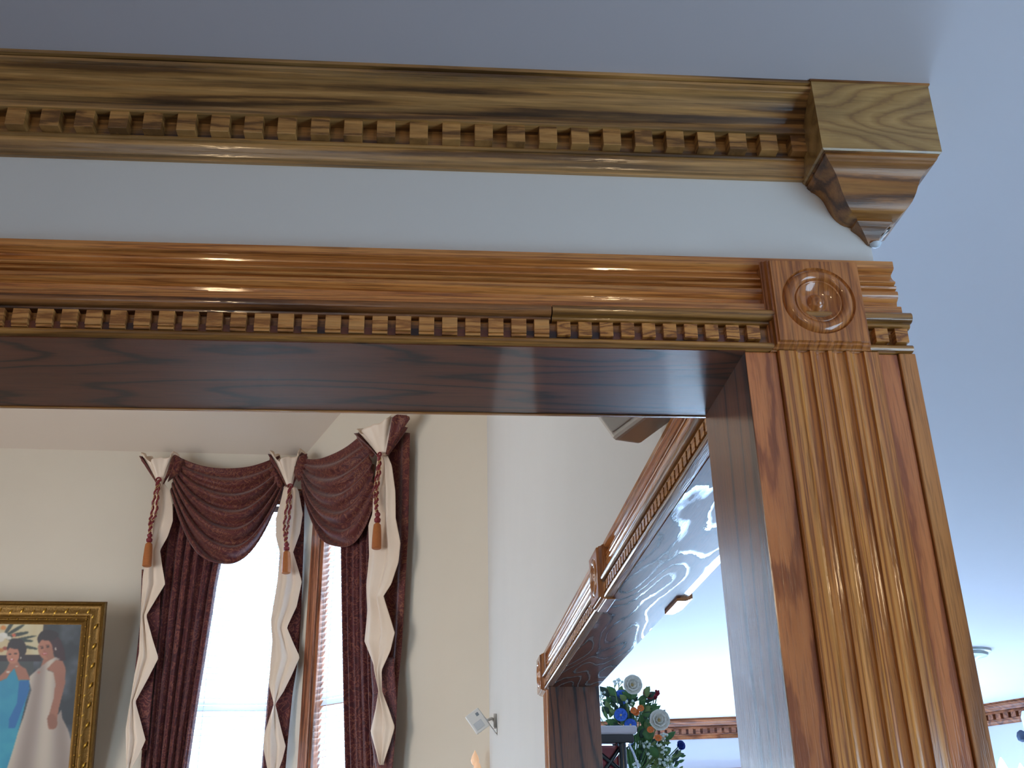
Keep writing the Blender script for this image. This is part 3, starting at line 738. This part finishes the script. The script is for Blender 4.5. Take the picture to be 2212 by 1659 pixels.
cB_l = [(614, 1050), (606, 1085), (596, 1120), (596, 1160), (606, 1200), (600, 1250), (590, 1310), (585, 1340), (588, 1385), (584, 1430), (581, 1480), (592, 1521), (581, 1555), (570, 1590), (570, 1620), (577, 1659), (580, 1700)]
cB_r = [(638, 1050), (645, 1060), (654, 1110), (648, 1150), (633, 1192), (643, 1225), (652, 1256), (641, 1310), (620, 1356), (634, 1390), (648, 1420), (630, 1460), (612, 1495), (594, 1521), (606, 1570), (617, 1612), (610, 1640), (603, 1659), (598, 1700)]
cascade('cream zigzag cascade hanging from the middle knot between the two windows', BACK, cB_l, cB_r, (620, 982), (625, 1048), 34, 56,
        [([(606, 1200), (600, 1340), (584, 1480), (576, 1600)], [(656, 1150), (650, 1330), (634, 1480), (620, 1600)], 1170, 1600)], .15, [.35, .62], False)
cC_l = [(816, 985), (808, 1060), (806, 1110), (797, 1135), (798, 1200), (791, 1265), (793, 1320), (787, 1385), (806, 1432), (820, 1482), (823, 1493), (812, 1535), (802, 1580), (812, 1618), (822, 1650), (824, 1652)]
cC_r = [(838, 985), (846, 1005), (852, 1060), (852, 1118), (863, 1172), (860, 1214), (846, 1262), (830, 1288), (844, 1331), (855, 1367), (845, 1406), (825, 1448), (824, 1493), (838, 1532), (850, 1570), (838, 1612), (826, 1650), (825, 1652)]
cascade('cream zigzag cascade hanging from the highest, rightmost knot', DIAG, cC_l, cC_r, (826, 918), (828, 982), 41, 60,
        [([(800, 1440), (804, 1500), (800, 1590), (815, 1690)], [(850, 1440), (856, 1520), (852, 1600), (843, 1690)], 1420, 1690)], .15, [.22, .5, .68], True)

def tieback(label, pl, path, head, skirt, off):
    """path: px points of the doubled cord; head/skirt: px rows of the tassel"""
    root = thing('tassel_cord', label, 'tassel', pl.at(head[0], skirt[3], off), 'tassel cords of the drapes')
    P = [pl.at(x, y, off) for x, y in path]
    # resample
    Q = []
    for a, b2 in zip(P, P[1:]):
        for i in range(14): Q.append(a.lerp(b2, i/14))
    Q.append(P[-1])
    sx = pl.a if pl.a.x > 0 else -pl.a
    for side in (-1, 1):
        for ph, mat in ((0, maroon_pl), (math.pi, rope_gold)):
            pts = []
            for i, q in enumerate(Q):
                t = i/len(Q); sep = .012*math.sin(math.pi*min(1, t*1.15))+.002
                a = i*.78+ph
                pts.append(q+sx*(side*sep+.0062*math.cos(a))+pl.n*(.0062*math.sin(a)+.006))
            tube('cord', pts, .0068 if mat is maroon_pl else .0030, mat, root, 6)
    # top loop
    c = P[0]; lp_ = [c+sx*(.016*math.cos(a))+Vector((0, 0, .018*math.sin(a)))+pl.n*.01 for a in np.linspace(-.4, math.pi+.4, 14)]
    tube('cord_loop', lp_, .006, maroon_pl, root, 6)
    hx, hy0, hy1 = head; t0 = pl.at(hx, hy0, off+.01); t1_ = pl.at(skirt[0], skirt[1], off+.012); b0 = pl.at(skirt[2], skirt[3], off+.012)
    d = t0-t1_; Hh = d.length
    lathe('tassel_head', [(.010, 0), (.020, Hh*.12), (.022, Hh*.35), (.013, Hh*.5), (.011, Hh*.56), (.018, Hh*.7), (.018, Hh*.85), (.008, Hh)], t1_, maroon_pl, root, 16, ax=d)
    d2_ = t1_-b0; Hs = d2_.length
    lathe('tassel_skirt', [(.024, 0), (.031, Hs*.03), (.030, Hs*.4), (.027, Hs*.75), (.024, Hs*.93), (.012, Hs)], b0, tassel_m, root, 40, ax=d2_, wob=lambda i, a: 1+.035*math.sin(20*a))
    return root
tieback('maroon and gold twisted cord with a gold tassel on the leftmost cascade', BACK, [(343, 1038), (338, 1070), (333, 1110), (326, 1130), (324, 1152)], (324, 1152, 1166), (322, 1172, 317, 1224), .20)
tieback('maroon and gold twisted cord with a gold tassel on the middle cascade', BACK, [(627, 1052), (624, 1090), (619, 1130), (617, 1155), (618, 1172)], (619, 1172, 1186), (619, 1190, 618, 1239), .20)
tieback('maroon and gold twisted cord with a gold tassel on the rightmost, highest cascade', DIAG, [(822, 984), (819, 1020), (813, 1060), (814, 1085), (815, 1106)], (816, 1106, 1126), (815, 1130, 813, 1186), .20)

# ================================================================== FRAMED PORTRAIT
th = math.radians(13)
pa = BACK.a.copy(); pu = (Vector((0, 0, math.cos(th)))+BACK.n*math.sin(th)); pn = pa.cross(pu).normalized()
if pn.dot(BACK.n) < 0: pn = -pn
TR = BACK.at(232, 1300, .36)
pic = thing('framed_portrait', 'large ornate gold framed portrait of two women in gowns, leaning off the wall', 'picture', TR-pu*1.5-pa*.6)
Wp, Hp, fw = 1.30, 1.50, .150
FR = [(0, 0), (0, .030), (.006, .046), (.016, .050), (.022, .040), (.030, .034), (.050, .036), (.070, .046), (.082, .050), (.092, .044), (.100, .030), (.108, .028), (.112, .034), (.120, .036), (.128, .030), (.140, .020), (.150, .016), (.150, 0)]
# mitred frame as one loop
cor = [TR, TR-pu*Hp, TR-pu*Hp-pa*Wp, TR-pa*Wp]; inn = [(-pa-pu), (-pa+pu), (pa+pu), (pa-pu)]
vs, fs = [], []; nF = len(FR)
for c, d in zip(cor, inn):
    for a, b2 in FR: vs.append(c+d*a+pn*b2)
for i in range(4):
    for k in range(nF-1):
        fs.append((i*nF+k, i*nF+k+1, ((i+1) % 4)*nF+k+1, ((i+1) % 4)*nF+k))
mesh_obj('frame', vs, fs, gold_m, pic, smooth=50)
def leafy(c, ax, r):
    """a small raised leaf ornament"""
    pr = [(.2*r, -r), (.7*r, -.55*r), (.85*r, 0), (.6*r, .5*r), (.12*r, r)]
    return pr
lf = lathe('leaf_ornament', [(.002, -.022), (.007, -.014), (.010, 0), (.007, .012), (.002, .022)], TR-pu*.1-pa*.076+pn*.041, gold_hi, pic, 7, ax=pu+pa*.5)
bd = lathe('bead_ornament', [(.001, -.006), (.005, -.004), (.0062, 0), (.005, .004), (.001, .006)], TR-pu*.1-pa*.116+pn*.036, gold_hi, pic, 6, ax=pn)
for i in range(1, 22):
    dup(lf, pic, -pu*(.062*i) + pa*(.024 if i % 2 else -.006))
    dup(bd, pic, -pu*(.062*i))
for i in range(0, 16):
    dup(bd, pic, -pa*(.062*i)-pu*.016)
    if i < 14:
        dup(lf, pic, -pa*(.07*i+.03)+pu*(.024 if i % 2 else .034))
# canvas, painted per vertex
gx, gy = 210, 330
x0c, x1c, z0c, z1c = Wp-.88, Wp-fw, .0, Hp-fw
A0 = TR-pa*(fw-.004)-pu*(fw-.004)+pn*.014
wv, hv = .78, 1.22
px = np.zeros((gy+1, gx+1)); py = np.zeros((gy+1, gx+1)); vs = []
for j in range(gy+1):
    for i in range(gx+1):
        q = A0-pa*(wv*i/gx)-pu*(hv*j/gy); vs.append(q)
        px[j, i], py[j, i] = proj(q)
X = (px-0)*4.158; Y = (py-1260)*4.158
rng = np.random.RandomState(3)
def smooth_noise(sx, sy):
    g = rng.rand(sy+2, sx+2); yy = np.linspace(0, sy, gy+1); xx = np.linspace(0, sx, gx+1)
    y0 = yy.astype(int); x0 = xx.astype(int); fy = (yy-y0)[:, None]; fx = (xx-x0)[None, :]
    fy = fy*fy*(3-2*fy); fx = fx*fx*(3-2*fx)
    return (g[y0][:, x0]*(1-fy)*(1-fx)+g[y0+1][:, x0]*fy*(1-fx)+g[y0][:, x0+1]*(1-fy)*fx+g[y0+1][:, x0+1]*fy*fx)
def inpoly(pts):
    r = np.zeros(X.shape, bool); n = len(pts)
    for k in range(n):
        ax_, ay = pts[k]; bx, by = pts[(k+1) % n]
        if ay == by: continue
        c = ((Y > min(ay, by)) & (Y <= max(ay, by))) & (X < (bx-ax_)*(Y-ay)/(by-ay)+ax_)
        r ^= c
    return r
def ell(cx, cy, rx, ry, rot=0):
    c, s = math.cos(rot), math.sin(rot); dx, dy = X-cx, Y-cy
    return ((dx*c+dy*s)/rx)**2+((-dx*s+dy*c)/ry)**2 < 1
img = np.zeros(X.shape+(3,))
n1, n2 = smooth_noise(9, 14), smooth_noise(26, 40)
mix = np.clip((n1-.35)*1.6+(n2-.5)*.5, 0, 1)[..., None]
img[:] = np.array([44, 48, 54])*(1-mix)+np.array([98, 104, 112])*mix
pan = inpoly([(-400, 250), (398, 305), (380, 660), (-400, 660)])
img[pan] = (np.array([206, 184, 140])*(1-mix)+np.array([214, 206, 168])*mix)[pan]
img[inpoly([(395, 300), (440, 300), (395, 660), (375, 660)])] = (52, 50, 52)
img[inpoly([(-400, 645), (380, 645), (370, 700), (-400, 700)])] = (40, 22, 28)
img[inpoly([(-400, 700), (300, 700), (300, 900), (-400, 900)])] = (62, 66, 66)
for (a, b2, c, d, wd) in ((60, 480, 260, 440, 15), (60, 500, 300, 520, 14), (70, 540, 340, 590, 14), (40, 460, 130, 330, 16), (50, 470, 220, 370, 14), (80, 520, 330, 470, 10)):
    L_ = math.hypot(c-a, d-b2); img[ell((a+c)/2, (b2+d)/2, L_/2, wd, math.atan2(d-b2, c-a))] = (46, 56, 48)
for a, b2, r, cc in ((30, 470, 40, (226, 222, 210)), (0, 500, 38, (220, 214, 200)), (80, 490, 24, (216, 208, 190)), (125, 465, 20, (206, 96, 66)), (30, 400, 26, (212, 130, 50)), (45, 585, 22, (150, 60, 40)), (10, 600, 26, (190, 120, 60)), (235, 345, 24, (222, 170, 60))):
    img[ell(a, b2, r, r*.7)] = cc
skin = np.array([182, 118, 92]); skin_s = np.array([138, 80, 66])
# woman in cream gown
img[ell(430, 505, 92, 88)] = (34, 18, 22)
img[inpoly([(470, 440), (540, 500), (580, 600), (590, 690), (540, 700), (490, 640), (450, 560)])] = (58, 26, 32)
img[inpoly([(400, 640), (480, 630), (500, 700), (440, 780), (360, 770)])] = skin*.9
img[ell(408, 592, 66, 92, -.12)] = skin
img[ell(440, 620, 40, 60, -.1)] = skin*.92
arm = [(420, 770), (500, 690), (560, 695), (590, 760), (585, 900), (560, 1000), (530, 1120), (515, 1200), (512, 1270), (480, 1310), (440, 1312), (428, 1270), (440, 1180), (455, 1130), (480, 1040), (500, 900), (480, 800)]
gown = [(262, 880), (270, 830), (340, 770), (430, 700), (500, 662), (540, 680), (480, 720), (425, 780), (480, 800), (500, 900), (495, 1000), (475, 1080), (455, 1140), (520, 1180), (550, 1130), (560, 1210), (610, 1310), (640, 1420), (630, 1560), (610, 1760), (20, 1760), (60, 1640), (120, 1450), (210, 1200), (280, 960)]
gm = inpoly(gown)
st = .5+.5*np.sin((X-380+(Y-1000)*.12)/(26+(Y-700)*.03)); gc = np.array([206, 190, 172])*st[..., None]+np.array([160, 142, 132])*(1-st[..., None])
img[gm] = gc[gm]
am = inpoly(arm); img[am] = (skin*.92*(1-mix*.2)+skin_s*mix*.2)[am]
img[ell(470, 1240, 44, 70, -.2)] = skin*.82
for (a, b2, r1, r2, cc) in ((378, 582, 14, 6, (40, 22, 20)), (430, 572, 14, 6, (40, 22, 20)), (376, 566, 18, 3, (50, 28, 24)), (430, 556, 18, 3, (50, 28, 24)), (396, 610, 10, 7, (160, 96, 78)), (402, 632, 24, 9, (176, 60, 62)), (402, 631, 16, 4, (236, 226, 214)), (500, 590, 6, 14, (226, 220, 200)), (350, 800, 14, 10, (176, 120, 110))):
    img[ell(a, b2, r1, r2, -.12)] = cc
img[ell(440, 470, 84, 44, -.1)] = (34, 18, 22)
# woman in blue gown
img[ell(150, 590, 86, 96)] = (34, 18, 24)
img[inpoly([(0, 830), (60, 770), (90, 700), (160, 700), (185, 740), (235, 770), (272, 870), (150, 880), (-40, 900)])] = skin*.92
img[ell(116, 645, 58, 78, .05)] = skin*1.05
img[ell(140, 560, 66, 30, .1)] = (34, 18, 24)
bl = inpoly([(-200, 900), (0, 880), (60, 855), (95, 800), (130, 765), (165, 872), (262, 868), (266, 950), (232, 1060), (200, 1200), (120, 1480), (30, 1760), (-200, 1760)])
img[bl] = (np.array([28, 140, 176])*(1-mix*.5)+np.array([70, 176, 190])*mix*.5)[bl]
gv = inpoly([(170, 878), (262, 870), (264, 960), (214, 1090), (135, 1300), (76, 1302), (80, 1220), (150, 1080), (165, 960)])
img[gv] = (14, 104, 168)
for (a, b2, r1, r2, cc) in ((88, 636, 13, 6, (40, 24, 22)), (140, 632, 13, 6, (40, 24, 22)), (108, 664, 9, 6, (166, 104, 84)), (104, 686, 22, 9, (170, 58, 60)), (104, 684, 15, 4, (236, 226, 214)), (186, 668, 5, 12, (226, 220, 200)), (72, 796, 18, 8, (220, 210, 190)), (150, 745, 14, 5, (220, 210, 190))):
    img[ell(a, b2, r1, r2)] = cc
for _ in range(2):
    pd = np.pad(img, ((1, 1), (1, 1), (0, 0)), 'edge')
    img = (pd[:-2, 1:-1]+pd[2:, 1:-1]+pd[1:-1, :-2]+pd[1:-1, 2:]+pd[1:-1, 1:-1]*2)/6
img = img*.9
lin = np.where(img/255 <= .04045, img/255/12.92, ((img/255+.055)/1.055)**2.4)
fs = []
for j in range(gy):
    for i in range(gx):
        k = j*(gx+1)+i; fs.append((k, k+1, k+gx+2, k+gx+1))
cm, t_, b_ = nt('painted_canvas'); at_ = t_.nodes.new('ShaderNodeVertexColor'); at_.layer_name = 'paint'
t_.links.new(at_.outputs['Color'], b_.inputs['Base Color']); b_.inputs['Roughness'].default_value = .5
cv = mesh_obj('canvas', vs, fs, cm, pic)
ca = cv.data.color_attributes.new('paint', 'FLOAT_COLOR', 'POINT')
buf = np.ones((X.size, 4), dtype=np.float32); buf[:, :3] = lin.reshape(-1, 3); ca.data.foreach_set('color', buf.ravel())
obox('backing_board', TR-pa*Wp-pu*Hp-pn*.004, pa*Wp, pu*Hp, pn*.008, dark_gap, pic)

# ================================================================== SMALL FITTINGS
# tilted speaker high on the wall over the side opening
sp_ = thing('wall_speaker', 'tilted white speaker box on the wall above the side opening, cut by the big opening', 'speaker', atX(1340, 930, .30))
tip = atX(1325, 953, .285); e1 = atX(1276, 885, .255)-tip; e2 = atX(1400, 897, .330)-tip
def hull_box(nm, O, A, B, D, mat, parent, bevel): return obox(nm, O, A, B, D, mat, parent, bevel)
Lx = e1.normalized()*.20; Wy = e2.normalized()*.135; Dn = Lx.cross(Wy).normalized()
if Dn.z < 0: Dn = -Dn
grey_sp = plain('speaker_shell', srgb(206, 196, 184), .45)
hull_box('cabinet', tip, Lx, Wy, Dn*.07, grey_sp, sp_, .006)
hull_box('grille', tip+Lx*.06+Wy*.06-Dn*.003, Lx*.88, Wy*.88, Dn*.004, plain('speaker_grille', srgb(176, 168, 160), .8), sp_, .002)
tube('bracket', [tip+Lx*.5+Wy*.5+Dn*.06, tip+Lx*.5+Wy*.5+Dn*.12, Vector((XW0, (tip+Lx*.5+Wy*.5).y, (tip+Lx*.5+Wy*.5+Dn*.12).z))], .009, grey_sp, sp_, 10)
# small sensor on a bracket near the corner
sn = thing('motion_sensor', 'small white motion sensor tilted on a short wall bracket', 'sensor', atX(1072, 1556, XW0))
Ym = 5.75
c0 = atY(1005, 1548, Ym-.12); c1 = atY(1032, 1528, Ym-.12); c2 = atY(1031, 1586, Ym-.12)
hull_box('body', c0, (c1-c0), (c2-c0), Vector((0, .035, 0)), white_pl, sn, .004)
u1, v1 = (c1-c0), (c2-c0)
hull_box('lens', c0+u1*.12+v1*.52-Vector((0, .002, 0)), u1*.62, v1*.36, Vector((0, .006, 0)), grey_pl, sn, .001)
hull_box('indicator', c0+u1*.62+v1*.16-Vector((0, .002, 0)), u1*.2, v1*.16, Vector((0, .004, 0)), plain('indicator_grey', srgb(120, 130, 140), .4), sn, .001)
far_c = c1+v1
hull_box('body_side', c0+u1+v1*.0, (atY(1056, 1560, Ym-.06)-c1)*.98, v1, Vector((0, .03, 0)), grey_pl, sn, .004)
pm = atX(1072, 1558, XW0)
tube('bracket_arm', [atY(1052, 1556, Ym-.06), atY(1062, 1552, Ym-.03), Vector((XW0-.01, pm.y, pm.z))], .008, white_pl, sn, 8)
box('bracket_plate', (XW0-.016, pm.y-.03, pm.z-.035), (XW0, pm.y+.03, pm.z+.035), white_pl, sn, bevel=.003)

# candle sconce whose two flame bulbs just reach into the picture
sc_ = thing('wall_sconce', 'candle wall sconce with two small flame bulbs at the bottom, below the white sensor', 'sconce', DIAG.at(1031, 1700))
bulb_m = plain('flame_bulb', srgb(226, 190, 160), .2, emit=srgb(255, 200, 150), es=.35)
porc = plain('porcelain_white', srgb(222, 214, 206), .3)
for (x_, y_) in ((1026, 1643), (1031, 1662)):
    q = DIAG.at(x_, y_, .12)
    lathe('flame_bulb', [(.004, -.03), (.018, -.018), (.024, 0), (.018, .022), (.007, .042), (.001, .055)], q, bulb_m, sc_, 14)
    lathe('candle_cup', [(.006, -.075), (.024, -.07), (.026, -.05), (.014, -.045), (.013, -.03), (.004, -.028)], q, porc, sc_, 14)
    tube('arm', [q-Vector((0, 0, .07)), q-Vector((0, 0, .12))+DIAG.n*(-.05), q-Vector((0, 0, .10))+DIAG.n*(-.12)], .006, gold_hi, sc_, 6)
q = DIAG.at(1029, 1690, .0)
lathe('back_plate', [(.01, 0), (.05, .004), (.055, .010), (.02, .018)], q, gold_hi, sc_, 16, ax=DIAG.n)

# chandelier in the blue room
cc = atZ(2083, 1408, ZC)
ch = thing('chandelier', 'crystal candle chandelier hanging from a white ceiling plate behind the fluted post', 'chandelier', (cc.x, cc.y, ZC))
plate_m = plain('ceiling_plate', srgb(190, 196, 190), .35, .3)
lathe('ceiling_plate', [(.006, -.050), (.03, -.045), (.05, -.03), (.088, -.022), (.092, -.012), (.104, -.008), (.106, 0), (.09, .0)], (cc.x, cc.y, ZC), plate_m, ch, 36)
tube('chain', [(cc.x, cc.y, ZC-.04), (cc.x, cc.y, ZC-.50)], .005, gold_hi, ch, 6)
hub = Vector((cc.x, cc.y, ZC-.56))
crystal = plain('crystal', srgb(230, 240, 250), .08, spec=.8, emit=srgb(220, 240, 255), es=.0)
lit = plain('candle_lamp_lit', srgb(255, 250, 240), .2, emit=(1, .98, .95, 1), es=4.0)
lathe('hub', [(.01, .1), (.03, .06), (.02, .02), (.045, -.02), (.03, -.07), (.012, -.10), (.004, -.13)], hub, crystal, ch, 20)
for k in range(6):
    a = 2*math.pi*k/6+.35; d = Vector((math.cos(a), math.sin(a), 0))
    tube('arm', [hub+d*.02, hub+d*.08-Vector((0, 0, .06)), hub+d*.15-Vector((0, 0, .05)), hub+d*.19+Vector((0, 0, .0))], .006, crystal, ch, 6)
    q = hub+d*.19
    lathe('candle_cup', [(.006, -.01), (.03, .0), (.034, .012), (.012, .014), (.011, .05), (.004, .05)], q, crystal, ch, 12)
    lathe('candle_lamp', [(.005, .05), (.017, .065), (.020, .082), (.012, .105), (.002, .125)], q, lit, ch, 12)
    lathe('crystal_drop', [(.001, -.06), (.008, -.045), (.006, -.02), (.001, -.008)], q, crystal, ch, 8)
# second lamp holder peeking in at the right edge
q = W2.at(2207, 1590, .06)
wl = thing('wall_lamp', 'dark bracket of a wall lamp cut off by the edge at the far wall', 'lamp', q)
db = plain('bracket_dark', srgb(52, 62, 82), .4)
lathe('bracket_knob', [(.005, -.03), (.022, -.02), (.026, 0), (.02, .02), (.006, .03)], q, db, wl, 14)
tube('bracket_arm', [q, q-W2.n*.03, q-W2.n*.06], .01, db, wl, 8)
lathe('lamp_cup', [(.01, 0), (.04, .03), (.045, .09), (.035, .12)], q+W2.a*.07, crystal, wl, 14)

# ---- flower arrangement and lacquer stand seen through the side opening
YF = 4.05; YS = 3.66
def F(x_, y_, dy=0): return atY(x_, y_, YF+dy)
def FS(x_, y_): return atY(x_, y_, YS-.15)
leaf_ms = [plain('leaf_green', srgb(62, 104, 46), .5), plain('leaf_olive', srgb(110, 128, 66), .5), plain('leaf_dark', srgb(34, 58, 40), .5)]
white_p = plain('petal_white', srgb(228, 220, 204), .5); blue_p = plain('petal_blue', srgb(50, 96, 190), .5); dblue_p = plain('petal_navy', srgb(24, 54, 140), .5)
red_p = plain('petal_red', srgb(150, 30, 48), .5); or_p = plain('petal_orange', srgb(222, 112, 40), .5); yel = plain('flower_centre', srgb(196, 168, 110), .6)
bud_p = plain('bud_white', srgb(214, 220, 208), .6)
fa = thing('flower_arrangement', 'artificial bouquet of white, blue, red and orange flowers seen through the side opening', 'flowers', F(1360, 1700))
def petals(nm, c, n, r, wdt, mat, face, cup=.35, layers=1):
    c = Vector(c); r *= 1.08; Nn = Vector(face).normalized(); X_ = Nn.orthogonal().normalized(); Y_ = Nn.cross(X_)
    vs, fs = [], []
    for ly in range(layers):
        rr = r*(1-.28*ly); cu = cup+.35*ly
        for k in range(n):
            a = 2*math.pi*(k+.5*ly)/n+random.uniform(-.1, .1); d = X_*math.cos(a)+Y_*math.sin(a); s = Nn.cross(d)
            b0 = len(vs); rows = [(0, .25), (.3, .8), (.6, 1.0), (.85, .8), (1.0, .3)]
            for t, w_ in rows:
                p = c+d*(rr*t*(1-cu*.3*t))+Nn*(rr*cu*(t**1.5)*(.9))
                e_ = Nn*(rr*.10*w_)
                vs += [p-s*(wdt*rr*w_)+e_, p, p+s*(wdt*rr*w_)+e_]
            for i in range(4):
                for q_ in range(2):
                    o = b0+i*3+q_; fs.append((o, o+1, o+4, o+3))
    return mesh_obj(nm, vs, fs, mat, fa, smooth=60, solid=.001)
view = -ray(1380, 1560).normalized()
def flower(x_, y_, r, n, mat, lean=(0, 0, .2), wdt=.55, dy=0, cup=.3, layers=1, cen=yel):
    c = F(x_, y_, dy); f = view+Vector(lean)
    petals('flower_petals', c, n, r, wdt, mat, f, cup, layers)
    if cen: lathe('flower_centre', [(.001, -.002), (r*.16, 0), (r*.18, r*.1), (r*.08, r*.2)], c, cen, fa, 10, ax=f)
    return c
spots = []
spots.append(flower(1365, 1480, .037, 7, white_p, (.25, 0, .1), .62, -.03, .45, 3))
spots.append(flower(1423, 1556, .039, 7, white_p, (.2, 0, .1), .62, -.05, .45, 3))
spots.append(flower(1341, 1507, .027, 6, blue_p, (.2, 0, .2), .6, 0, .25))
spots.append(flower(1341, 1545, .024, 6, blue_p, (.1, 0, .3), .6, -.03, .25))
spots.append(flower(1362, 1566, .022, 6, blue_p, (.0, 0, .5), .6, -.03, .3))
spots.append(flower(1467, 1612, .020, 5, dblue_p, (.6, 0, .3), .6, 0, .8, 2, None))
spots.append(flower(1358, 1598, .020, 5, dblue_p, (.1, 0, -.3), .6, -.02, .6))
for x_, y_ in ((1395, 1500), (1403, 1506), (1413, 1508), (1420, 1500)):
    spots.append(flower(x_, y_, .016, 6, red_p, (random.uniform(-.5, .5), 0, .5), .3, random.uniform(-.02, .02), .7, 1, None))
for x_, y_ in ((1384, 1531), (1374, 1540), (1422, 1595), (1405, 1577), (1369, 1536)):
    spots.append(flower(x_, y_, .013, 5, or_p, (0, 0, .4), .6, -.04, .4))
for x_, y_ in ((1330, 1472), (1339, 1470), (1388, 1605), (1398, 1608), (1406, 1610), (1428, 1614), (1434, 1620), (1400, 1632), (1406, 1640), (1438, 1588), (1430, 1592), (1444, 1640), (1450, 1646), (1455, 1655), (1395, 1625), (1410, 1628), (1380, 1650), (1372, 1655), (1385, 1540), (1360, 1520), (1355, 1500), (1378, 1547), (1292, 1520), (1300, 1500), (1440, 1650), (1427, 1645)):
    c = F(x_, y_, random.uniform(-.05, .02)); 
    for q_ in range(5):
        e_ = c+Vector((random.uniform(-.012, .012), random.uniform(-.01, .01), random.uniform(-.009, .009)))
        lathe('bud', [(.001, -.006), (.004, -.003), (.005, .001), (.0025, .005)], e_, bud_p, fa, 6, ax=view+Vector((random.uniform(-1, 1), 0, random.uniform(0, 1))))
        tube('bud_stalk', [e_, c+Vector((-.004, .01, -.022))], .0009, leaf_ms[1], fa, 4)
    tube('stem', [c+Vector((-.004, .01, -.022)), c.lerp(F(1368, 1700), .5)+Vector((0, .02, 0)), F(1368, 1700)], .0015, leaf_ms[1], fa, 4)
root_p = F(1368, 1700, 0)
def leaf(c, d, ln, wd, mat):
    c = Vector(c); d = Vector(d).normalized(); s = d.cross(view).normalized(); n_ = s.cross(d)
    vs = []
    for t, w_ in ((0, .08), (.2, .6), (.45, 1), (.75, .7), (1, .05)):
        p = c+d*(ln*t)-n_*(ln*.18*t*t); vs += [p-s*wd*w_+n_*wd*.25*w_, p, p+s*wd*w_+n_*wd*.25*w_]
    fs = [(i*3+q_, i*3+q_+1, i*3+q_+4, i*3+q_+3) for i in range(4) for q_ in range(2)]
    mesh_obj('leaf', vs, fs, mat, fa, smooth=60, solid=.0008)
for c in spots:
    m_ = c.lerp(root_p, .5)+Vector((0, .01, -.01))
    tube('stem', [c-view*.006, m_, root_p], .0022, leaf_ms[0], fa, 5)
for i in range(300):
    x_ = random.uniform(1312, 1452); y_ = random.uniform(1500, 1662)
    lo = 1480+max(0, (x_-1400))*2.0
    if y_ < lo or x_ > 1396+(y_-1500)*.42: continue
    c = F(x_, y_, random.uniform(-.02, .08)); a = math.atan2(1690-y_, x_-1370)+random.uniform(-1.1, 1.1)
    leaf(c, (math.cos(a), random.uniform(-.5, .3), math.sin(a)), random.uniform(.024, .056), random.uniform(.007, .015), random.choice(leaf_ms))
for i in range(16):
    x_ = random.uniform(1408, 1468); y_ = 1600+(x_-1408)*.75+random.uniform(-14, 30)
    c = F(x_, y_, 0); leaf(c, (random.uniform(.3, 1), 0, random.uniform(-.3, .8)), random.uniform(.02, .045), .006, random.choice(leaf_ms))
leaf(F(1400, 1600, -.03), (.1, 0, 1), .05, .022, leaf_ms[0]); leaf(F(1404, 1612, -.05), (.5, 0, -.7), .05, .016, leaf_ms[0])

vz = Vector(root_p); 
vase = thing('flower_vase', 'dark vase that holds the bouquet, low behind the side opening', 'vase', (vz.x, vz.y, vz.z-.35))
lathe('vase_body', [(.04, -.35), (.06, -.33), (.075, -.24), (.06, -.12), (.035, -.05), (.045, -.005), (.042, -.002)], root_p, black_m, vase, 20)
st_ = thing('lacquer_stand', 'black and red stand with a white rimmed top beside the flowers', 'stand', (FS(1330, 1700).x, YS-.1, 0))
zt_ = FS(1340, 1578).z; xs0, xs1 = FS(1262, 1580).x, FS(1373, 1580).x
ys0, ys1 = YS-.18, YS
rim = plain('rim_pale', srgb(206, 196, 200), .25, coat=.6)
box('top_rim', (xs0, ys0, zt_-.014), (xs1, ys1, zt_+.012), rim, st_, bevel=.006)
box('top_underside', (xs0+.008, ys0+.006, zt_-.040), (xs1-.012, ys1-.006, zt_-.014), black_m, st_, bevel=.002)
for x_ in (xs0+.02, xs1-.045):
    for y_ in (ys0+.03, ys1-.03):
        tube('leg', [(x_, y_, 0), (x_, y_, zt_-.04)], .012, black_m, st_, 10)
box('red_panel', (xs0+.03, ys0+.06, zt_-.60), (xs1-.055, ys0+.066, zt_-.042), red_m, st_)
for k, (a, b2) in enumerate((((xs0+.03, zt_-.05), (xs1-.05, zt_-.12)), ((xs1-.05, zt_-.05), (xs0+.03, zt_-.16)), ((xs0+.03, zt_-.2), (xs1-.05, zt_-.34)))):
    tube('brace', [(a[0], ys0+.05, a[1]), (b2[0], ys0+.05, b2[1])], .007, black_m, st_, 8)
chrome = plain('chrome', srgb(220, 225, 232), .1, 1)
tube('chrome_scroll', [(xs1-.03, ys0, zt_-.045), (xs1-.02, ys0-.01, zt_-.07), (xs1-.012, ys0-.012, zt_-.095), (xs1-.006, ys0-.01, zt_-.12)], .004, chrome, st_, 8)
tube('chrome_scroll', [(xs1-.05, ys0-.005, zt_-.14), (xs1-.048, ys0-.012, zt_-.17), (xs1-.05, ys0-.01, zt_-.22)], .004, chrome, st_, 8)
# cabinet below the frame that carries vase
cab = thing('side_cabinet', 'tall wooden cabinet that carries the vase, below the bouquet', 'cabinet', (vz.x, vz.y, 0))
zc_ = vz.z-.35
box('cabinet_body', (vz.x-.16, vz.y-.01, 0), (vz.x+.25, vz.y+.35, zc_-.02), far_oak, cab)
box('cabinet_top', (vz.x-.18, vz.y-.09, zc_-.02), (vz.x+.27, vz.y+.37, zc_), far_oak, cab, bevel=.003)
